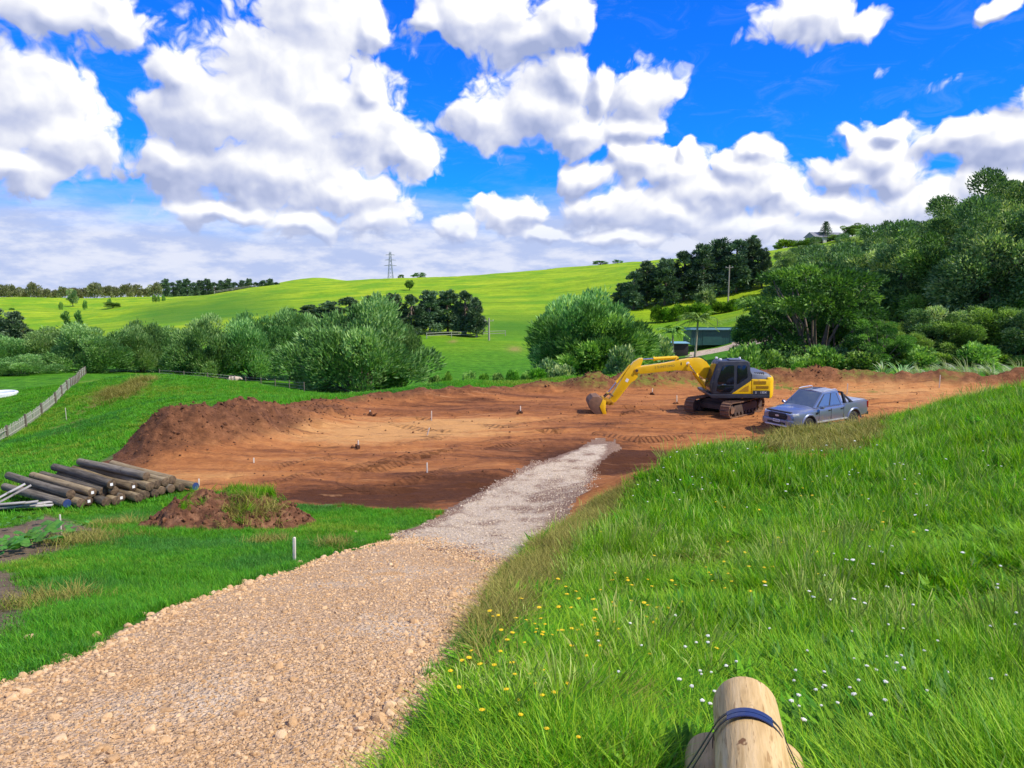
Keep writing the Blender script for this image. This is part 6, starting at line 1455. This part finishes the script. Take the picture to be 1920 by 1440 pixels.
# ------------------------------------------------------------------ trough, shed, poles, pylon, house
def build_misc():
    M_CONC = simple_mat('white_concrete', (.72, .74, .76), .7, var=.08); M_WATER = simple_mat('trough_water', (.35, .42, .46), .08, var=.05, spec=.8)
    p = G(2, 66); root = empty('stock_trough', p, 0, 'low round white trough in the paddock at the left edge', 'trough')
    MB().lathe([(1.25, -.15), (1.30, .30), (1.18, .36), (1.10, .30), (1.05, .05), (.01, .05)], 'z', 36).build('rim', M_CONC, root, smooth=True); MB().lathe([(.01, .24), (1.08, .24), (1.08, .25), (.01, .25)], 'z', 30).build('water', M_WATER, root)
    # shed
    M_SHED = simple_mat('green_cladding', (.018, .085, .075), .5, var=.15, scale=2); M_ROOF = simple_mat('pale_blue_roof', (.20, .40, .48), .5, var=.08)
    d = 128; x0 = at_uz(1296, d, -4.5)[0]; x1 = at_uz(1425, d, -4.5)[0]; zb = gz((x0 + x1) / 2, d) - .1; zt = at(1340, 618, d)[2]; h = zt - zb
    root = empty('farm_shed', ((x0 + x1) / 2, d, zb), 0, 'dark green metal shed with pale blue roof seen above the excavator boom', 'shed'); w = (x1 - x0) / 2
    wall = MB(); n = 60
    for k in range(n): wall.box((-w + (k + .5) * 2 * w / n, .03 * (k % 2), h / 2), (2 * w / n, .10, h))
    wall.box((-w + .05, 3, h / 2), (.1, 6, h)); wall.box((w - .05, 3, h / 2), (.1, 6, h)); wall.box((0, 6, h / 2), (2 * w, .1, h)); wall.build('wall', M_SHED, root)
    MB().prism([(-.5, h - .02), (6.3, h - .62), (6.3, h - .4), (-.5, h + .30)], -w - .3, w + .3, 'yz').build('roof', M_ROOF, root, bevel=.01)
    for xx in (-w * .4, w * .4):
        dr = MB()
        for k in range(14): dr.box((xx, -.09, .1 + k * .16), (w * .55, .04, .145))
        dr.build('roller_door', M_SHED, root)
    MB().box((-w * .62, -.9, .25), (1.6, .5, .5)).build('timber_crate', M_PALE, root, bevel=.02) if False else None
    # low dark lean-to left of the palms
    p = G(1268, 122); r2 = empty('lean_to', p, 0, 'small dark lean-to with pale roof edge left of the palms', 'shed'); MB().box((0, 0, 1.1), (3.2, 2.5, 2.2)).build('wall', M_TRIM, r2, bevel=.02); MB().box((0, -.1, 2.26), (3.5, 3.0, .1)).build('roof', M_ROOF, r2)
    # power poles
    for (u, dd, vt, lab) in [(1365, 188, 497, 'tall pale power pole before the dark pine block'), (917, 152, 596, 'thin power pole at the right end of the middle pines')]:
        p = G(u, dd); h = at(u, vt, dd)[2] - p[2]; r_ = empty('power_pole', p, 0, lab, 'power pole'); MB().tube([(0, 0, -.3), (0, 0, h)], [.19, .13], 8).build('pole', M_BARKP, r_, smooth=True); MB().box((0, 0, h - .6), (1.8, .1, .12)).build('crossarm', M_BARKP, r_)
        for k in (-.8, .8): MB().lathe([(.02, h - .54), (.06, h - .5), (.04, h - .36), (.01, h - .34)], 'z', 8, (k, 0, 0)).build('insulator', M_WHITE_, r_)
    # pylon
    M_STEEL = simple_mat('galvanised_steel', (.30, .33, .38), .5, .5); dd = 900; zt = at(732, 472, dd)[2]; x = at(732, 500, dd)[0]; zb = gz(x, dd); H = zt - zb
    r_ = empty('pylon', (x, dd, zb), .35, 'steel lattice power pylon beyond the hill crest', 'pylon'); hw = lambda t: 4.2 * (1 - t) ** 1.4 + .9
    T = np.linspace(0, 1, 13)
    for sx in (-1, 1):
        for sy in (-1, 1): MB().tube([(sx * hw(t), sy * hw(t), t * H) for t in T], .22, 4).build('leg', M_STEEL, r_)
    br = MB()
    for a, b in zip(T[:-1], T[1:]):
        for s in (-1, 1):
            for q in (-1, 1): br.tube([(s * hw(a), q * hw(a), a * H), (-s * hw(b), q * hw(b), b * H)], .12, 3); br.tube([(s * hw(a), q * hw(a), a * H), (s * hw(b), -q * hw(b), b * H)], .12, 3)
    br.build('bracing', M_STEEL, r_)
    for t, l in ((.70, 7.5), (.82, 6.5), (.93, 5.5)): MB().tube([(-l, 0, t * H), (0, 0, t * H + 1.2), (l, 0, t * H)], .22, 4).tube([(-l, 0, t * H), (l, 0, t * H)], .2, 4).build('crossarm', M_STEEL, r_)
    # hilltop house
    M_HW = simple_mat('house_wall', (.62, .60, .56), .8); M_HR = simple_mat('house_roof', (.20, .21, .23), .6); p = G(1546, 292); r_ = empty('house', (p[0], p[1], p[2] - 1.6), .2, 'small pale house under the tiered pine on the far hilltop', 'house')
    MB().box((0, 0, 1.7), (12, 7, 3.4)).build('wall', M_HW, r_); rf = MB().prism([(-4, 3.35), (4, 3.35), (0, 5.3)], -6.5, 6.5, 'yz').build('roof', M_HR, r_)
    for xx in (-4, -.5, 3.5): w_ = MB().box((xx, -3.52, 1.8), (1.8, .08, 1.4)).build('window', M_CABGLASS, r_)
build_misc()
for k, (u, w) in enumerate([(290, 9), (298, 6), (307, 9)]): tree('bush', u, 440, 549 + (k == 1), w, 'dark %s bush of three in a row on the left field' % ['left', 'middle', 'right'][k], 'shrub', 'three dark bushes on the left field', 'field_bush')
for k, (u, d, vt, w) in enumerate([(115, 405, 563, 9), (160, 400, 558, 11), (206, 395, 556, 11), (22, 380, 575, 12)]): tree('bush', u, d, vt, w, 'tiny dark bush on the left field, %s' % ['below the round tree', 'right of the round tree', 'above the lone tree', 'far left'][k], 'shrub', 'tiny bushes on the left field', 'field_bush')

# ------------------------------------------------------------------ grass topped heap of soil
M_SPOIL = None
def build_spoil():
    global M_SPOIL
    m, N = new_mat('turned_soil'); tc = N.new('ShaderNodeTexCoord').outputs['Object']; n2 = N.noise(tc, 4, 7, .7)
    c = N.ramp(n2, [(.28, (.06, .027, .016)), (.5, (.16, .072, .038)), (.72, (.30, .155, .085))]); finish(N, bsdf(N, c, .9, bump=bump(N, N.noise(tc, 9, 6, .7), 1.0, .06), spec=.12)); M_SPOIL = m
    g = np.random.default_rng(1300); P = Vector(P3(432, 985)); RX, RY, H = 2.15, 1.6, 1.25
    root = empty('soil_heap', P, 0, 'heap of dark turned soil topped with clumps of grass beside the pole stack', 'soil heap')
    n = 90; q = np.linspace(-1.15, 1.15, n); XX, YY = np.meshgrid(q, q); rr = np.hypot(XX, YY) * (1 + .16 * fbm(XX * 2 + 9, YY * 2, 3, 5))
    prof = np.clip(1 - rr, 0, 1) ** .75; Xw, Yw = XX * RX, YY * RY; Zl = zf(Xw + P.x, Yw + P.y) - P.z
    Zh = Zl - .03 + prof * H * (.9 + .5 * fbm(XX * 2.2, YY * 2.2, 3, 7)) + (prof > 0) * fbm(XX * 6, YY * 6, 4, 9, .65) * .24
    idx = np.arange(n * n).reshape(n, n); F = np.stack([idx[:-1, :-1], idx[:-1, 1:], idx[1:, 1:], idx[1:, :-1]], -1).reshape(-1, 4); V = np.c_[Xw.ravel(), Yw.ravel(), Zh.ravel()]
    keep = (rr < 1.0).ravel()[F].any(1); F = F[keep]; us = np.unique(F); rm = np.full(n * n, -1); rm[us] = np.arange(len(us)); link('soil', mesh_np('soil', V[us], rm[F], True), M_SPOIL, root)
    def on(x, y): 
        i = np.clip(((y / RY + 1.15) / 2.3 * (n - 1)).astype(int), 0, n - 1); j = np.clip(((x / RX + 1.15) / 2.3 * (n - 1)).astype(int), 0, n - 1); return Zh[i, j]
    a = g.uniform(0, 6.283, 900); r = np.sqrt(g.uniform(0, 1, 900)); x, y = r * np.cos(a) * RX, r * np.sin(a) * RY
    S = g.uniform(.03, .15, 900); scatter('clods', np.c_[x, y, on(x, y)], g.uniform(0, 3, (900, 3)), np.c_[S, S, S * .8], g.integers(0, 4, 900), CLODS, 'clods of the soil heap', None, root)
    xs, ys = [], []
    for (cx, cy, s, k) in [(.1, .75, .28, 90), (.45, .6, .25, 70), (-1.3, .35, .16, 40), (.35, .2, .15, 26), (.9, .3, .2, 24), (-.5, -.9, .2, 14), (.7, -.9, .3, 14)]:
        xs += list(g.normal(cx, s, k)); ys += list(g.normal(cy, s, k))
    x, y = np.array(xs), np.array(ys); S = g.uniform(.4, .8, len(x)); scatter('grass_clumps', np.c_[x, y, on(x, y)], np.c_[g.normal(0, .5, len(x)), g.normal(0, .5, len(x)), g.uniform(0, 6.28, len(x))], np.c_[S, S, S], g.integers(0, 2, len(x)), FARM, 'tufts of grass on the soil heap', None, root)
    x, y = g.normal(.75, .4, 46), g.normal(-.75, .28, 46); S = g.uniform(.8, 1.6, 46); scatter('dead_roots', np.c_[x, y, on(x, y)], np.c_[g.normal(0, .5, 46), g.normal(0, .5, 46), g.uniform(0, 6.28, 46)], np.c_[S, S, S], g.integers(0, 2, 46), DRY, 'dead roots and straw on the soil heap', None, root)
build_spoil()

# ------------------------------------------------------------------ vegetable plants in the bed
def build_veg():
    g = np.random.default_rng(1400); m = leaf_mat('vegetable_leaf', (.035, .15, .02), (.07, .24, .03), (.16, .38, .07), .35)
    V = [(0, 0, 0)]; n = 14
    for k in range(n): a = 2 * math.pi * k / n; r = .5 * (1 + .16 * math.cos(5 * a)); V.append((.42 + r * math.cos(a) * .9, r * math.sin(a), .12 * math.cos(2 * a) - .1 * abs(math.cos(a))))
    V.append((.40, 0, .10)); F = [(1 + k, 1 + (k + 1) % n, n + 1) for k in range(n)]; leaf = mesh_np('leaf', V[0:], F, True); attr(leaf, 'tint', g.uniform(.2, .8, len(V))); leaf.materials.append(m)
    for (u, v, s, k, lab) in [(100, 1012, .42, 16, 'largest one at the right of the row'), (68, 1022, .40, 14, 'second from right in the row'), (38, 1030, .36, 13, 'third from right in the row'), (10, 1042, .36, 12, 'left end of the row'), (62, 985, .26, 8, 'small one by the board pile'), (5, 995, .3, 7, 'at the very left edge by the boards'), (148, 1000, .24, 8, 'small one nearest the poles')]:
        p = P3(u, v); root = empty('vegetable_plant', p, 0, 'broad leaved vegetable plant in garden bed, ' + lab, 'plant', 'vegetable plants in the garden bed')
        for i in range(k):
            a = i * 2.4; q = s * .75 * math.sqrt((i + .5) / k); o = link('leaf', leaf, None, root, (q * math.cos(a) * 1.3, q * math.sin(a), .10 + .20 * g.uniform()), (float(g.normal(0, .3)), float(g.normal(-.1, .3)), a)); z = s * g.uniform(.35, .75); o.scale = (z, z, z)
build_veg()

# ------------------------------------------------------------------ strapped logs in the foreground
def build_bundle():
    g = np.random.default_rng(1500)
    m, N = new_mat('fresh_pine'); tc = N.new('ShaderNodeTexCoord').outputs['Object']; f = N.noise(N.vm('MULTIPLY', tc, (.7, 9, 9)), 2.0, 7, .6, dist=.8); f2 = N.noise(N.vm('MULTIPLY', tc, (2.0, 24, 24)), 2.0, 4, .6)
    c = N.ramp(f, [(.3, (.42, .27, .105)), (.5, (.58, .40, .18)), (.7, (.68, .50, .26))]); c = N.mix(N.m('MULTIPLY', N.mr(f2, .58, .66), .7), c, (.30, .17, .06)); ck = N.noise(N.vm('MULTIPLY', tc, (.8, 22, 22)), 1.0, 3, .5, dist=.5); c = N.mix(N.mr(ck, .69, .71), c, (.10, .055, .022)); kn = N.noise(N.vm('MULTIPLY', tc, (5, 9, 9)), 1.0, 3, .6); c = N.mix(N.mr(kn, .68, .74), c, (.20, .10, .04))
    finish(N, bsdf(N, c, .7, bump=bump(N, f2, .4, .01), spec=.2)); M_FP = m
    m, N = new_mat('fresh_pine_end'); tc = N.new('ShaderNodeTexCoord').outputs['Object']; x, y, z = N.sep(tc); r = N.vm('LENGTH', N.comb(0.0, y, z)); c = N.ramp(N.m('ADD', N.m('MULTIPLY', N.m('SINE', N.m('MULTIPLY', r, 320.0)), .25), N.noise(tc, 8, 4, .6)), [(.3, (.42, .26, .10)), (.7, (.66, .48, .25))]); finish(N, bsdf(N, c, .75)); M_FE = m
    tip = Vector(at(1400, 1268, 4.6)); rad = .198; d = Vector((.27, .96, 0)).normalized(); slope = -.17; dv = Vector((d.x, d.y, slope)).normalized()
    side = Vector((d.y, -d.x, 0)).normalized(); up = side.cross(dv).normalized(); up = up if up.z > 0 else -up
    c0 = tip - up * rad; ang = math.atan2(dv.y, dv.x); pit = -math.asin(dv.z); L = 3.6
    cs = [(0, 0, 0.0, 'middle log lying on top of the strapped foreground bundle', 1), (-.195 / .198, -.305 / 1.06, -.12, 'left lower log of the strapped foreground bundle', 1), (.195 / .198, -.305 / 1.06, -.08, 'right lower log of the strapped foreground bundle', 1)]
    offs = []
    for (sx, uz, al, lab, _) in cs:
        o_ = side * (sx * rad) + up * (uz * 1.06 if sx else 0); p = c0 + o_ + dv * al; offs.append((sx * rad, uz * 1.06 if sx else 0))
        o = link('pine_log', log_mesh('pine_log', g, L, rad if not sx else .165, M_FP, M_FE, 32, 14, .025), None, None, p, (float(g.uniform(0, 6)), pit, ang)); tag(o, 'pale peeled pine log, ' + lab, 'log', 'strapped pine logs in the foreground')
    # more logs of the same bundle carry these
    for k, sx in enumerate(()):
        p = c0 + side * (sx * rad) + up * (-.66) + dv * (-.75 - .1 * k)
        o = link('pine_log', log_mesh('pine_log', g, L, rad * .98, M_FP, M_FE, 24, 10, .025), None, None, p, (1.0 * k, pit, ang)); tag(o, 'pale pine log at the hidden base of the foreground bundle', 'log', 'strapped pine logs in the foreground')
    # strap round the visible three
    M_STRAP = simple_mat('black_strap', (.022, .022, .024), .5, var=.2); M_STRAPB = simple_mat('blue_strap', (.012, .026, .11), .4, var=.2, scale=14, spec=.6); r = rad + .006
    hull = []
    top, le, ri = offs[0], offs[1], offs[2]
    tang = lambda a, b: math.atan2(b[1] - a[1], b[0] - a[0])
    aL = tang(le, top) + math.pi / 2; aR = tang(top, ri) + math.pi / 2
    path = [(ri[0] + (r - .033) * math.cos(a), ri[1] + (r - .033) * math.sin(a)) for a in np.linspace(-.9, aR, 9)] + [(top[0] + r * math.cos(a), top[1] + r * math.sin(a)) for a in np.linspace(aR, aL, 17)] + [(le[0] + (r - .033) * math.cos(a), le[1] + (r - .033) * math.sin(a)) for a in np.linspace(aL, math.pi + .9, 9)]
    root = empty('strap', c0 - dv * .62, 0, 'black and blue strap pulled tight over the foreground logs', 'strap'); P0 = Vector(root.location)
    def band(name, mat, pts, w, off, th=.004, skew=0.):
        mb = MB(); rings = []
        for (a, b) in pts:
            c_ = c0 - dv * (.62 + off - skew * abs(a)) + side * a + up * b - P0; nrm = (side * (a - 0) + up * (b + .2)).normalized(); rings.append([c_ - dv * w / 2, c_ + dv * w / 2, c_ + dv * w / 2 + nrm * th, c_ - dv * w / 2 + nrm * th])
        mb.loft(rings).build(name, mat, root, smooth=False)
    band('webbing', M_STRAP, path, .032, -.02, skew=.12); band('webbing', M_STRAP, path, .028, .035, skew=-.10)
    sc = [(a * 1.02, b * 1.02) for a, b in path[9:9 + 17][3:14]]
    band('blue_sleeve', M_STRAPB, sc, .058, -.012, .006); band('blue_sleeve', M_STRAPB, sc, .050, .050, .006)
build_bundle()
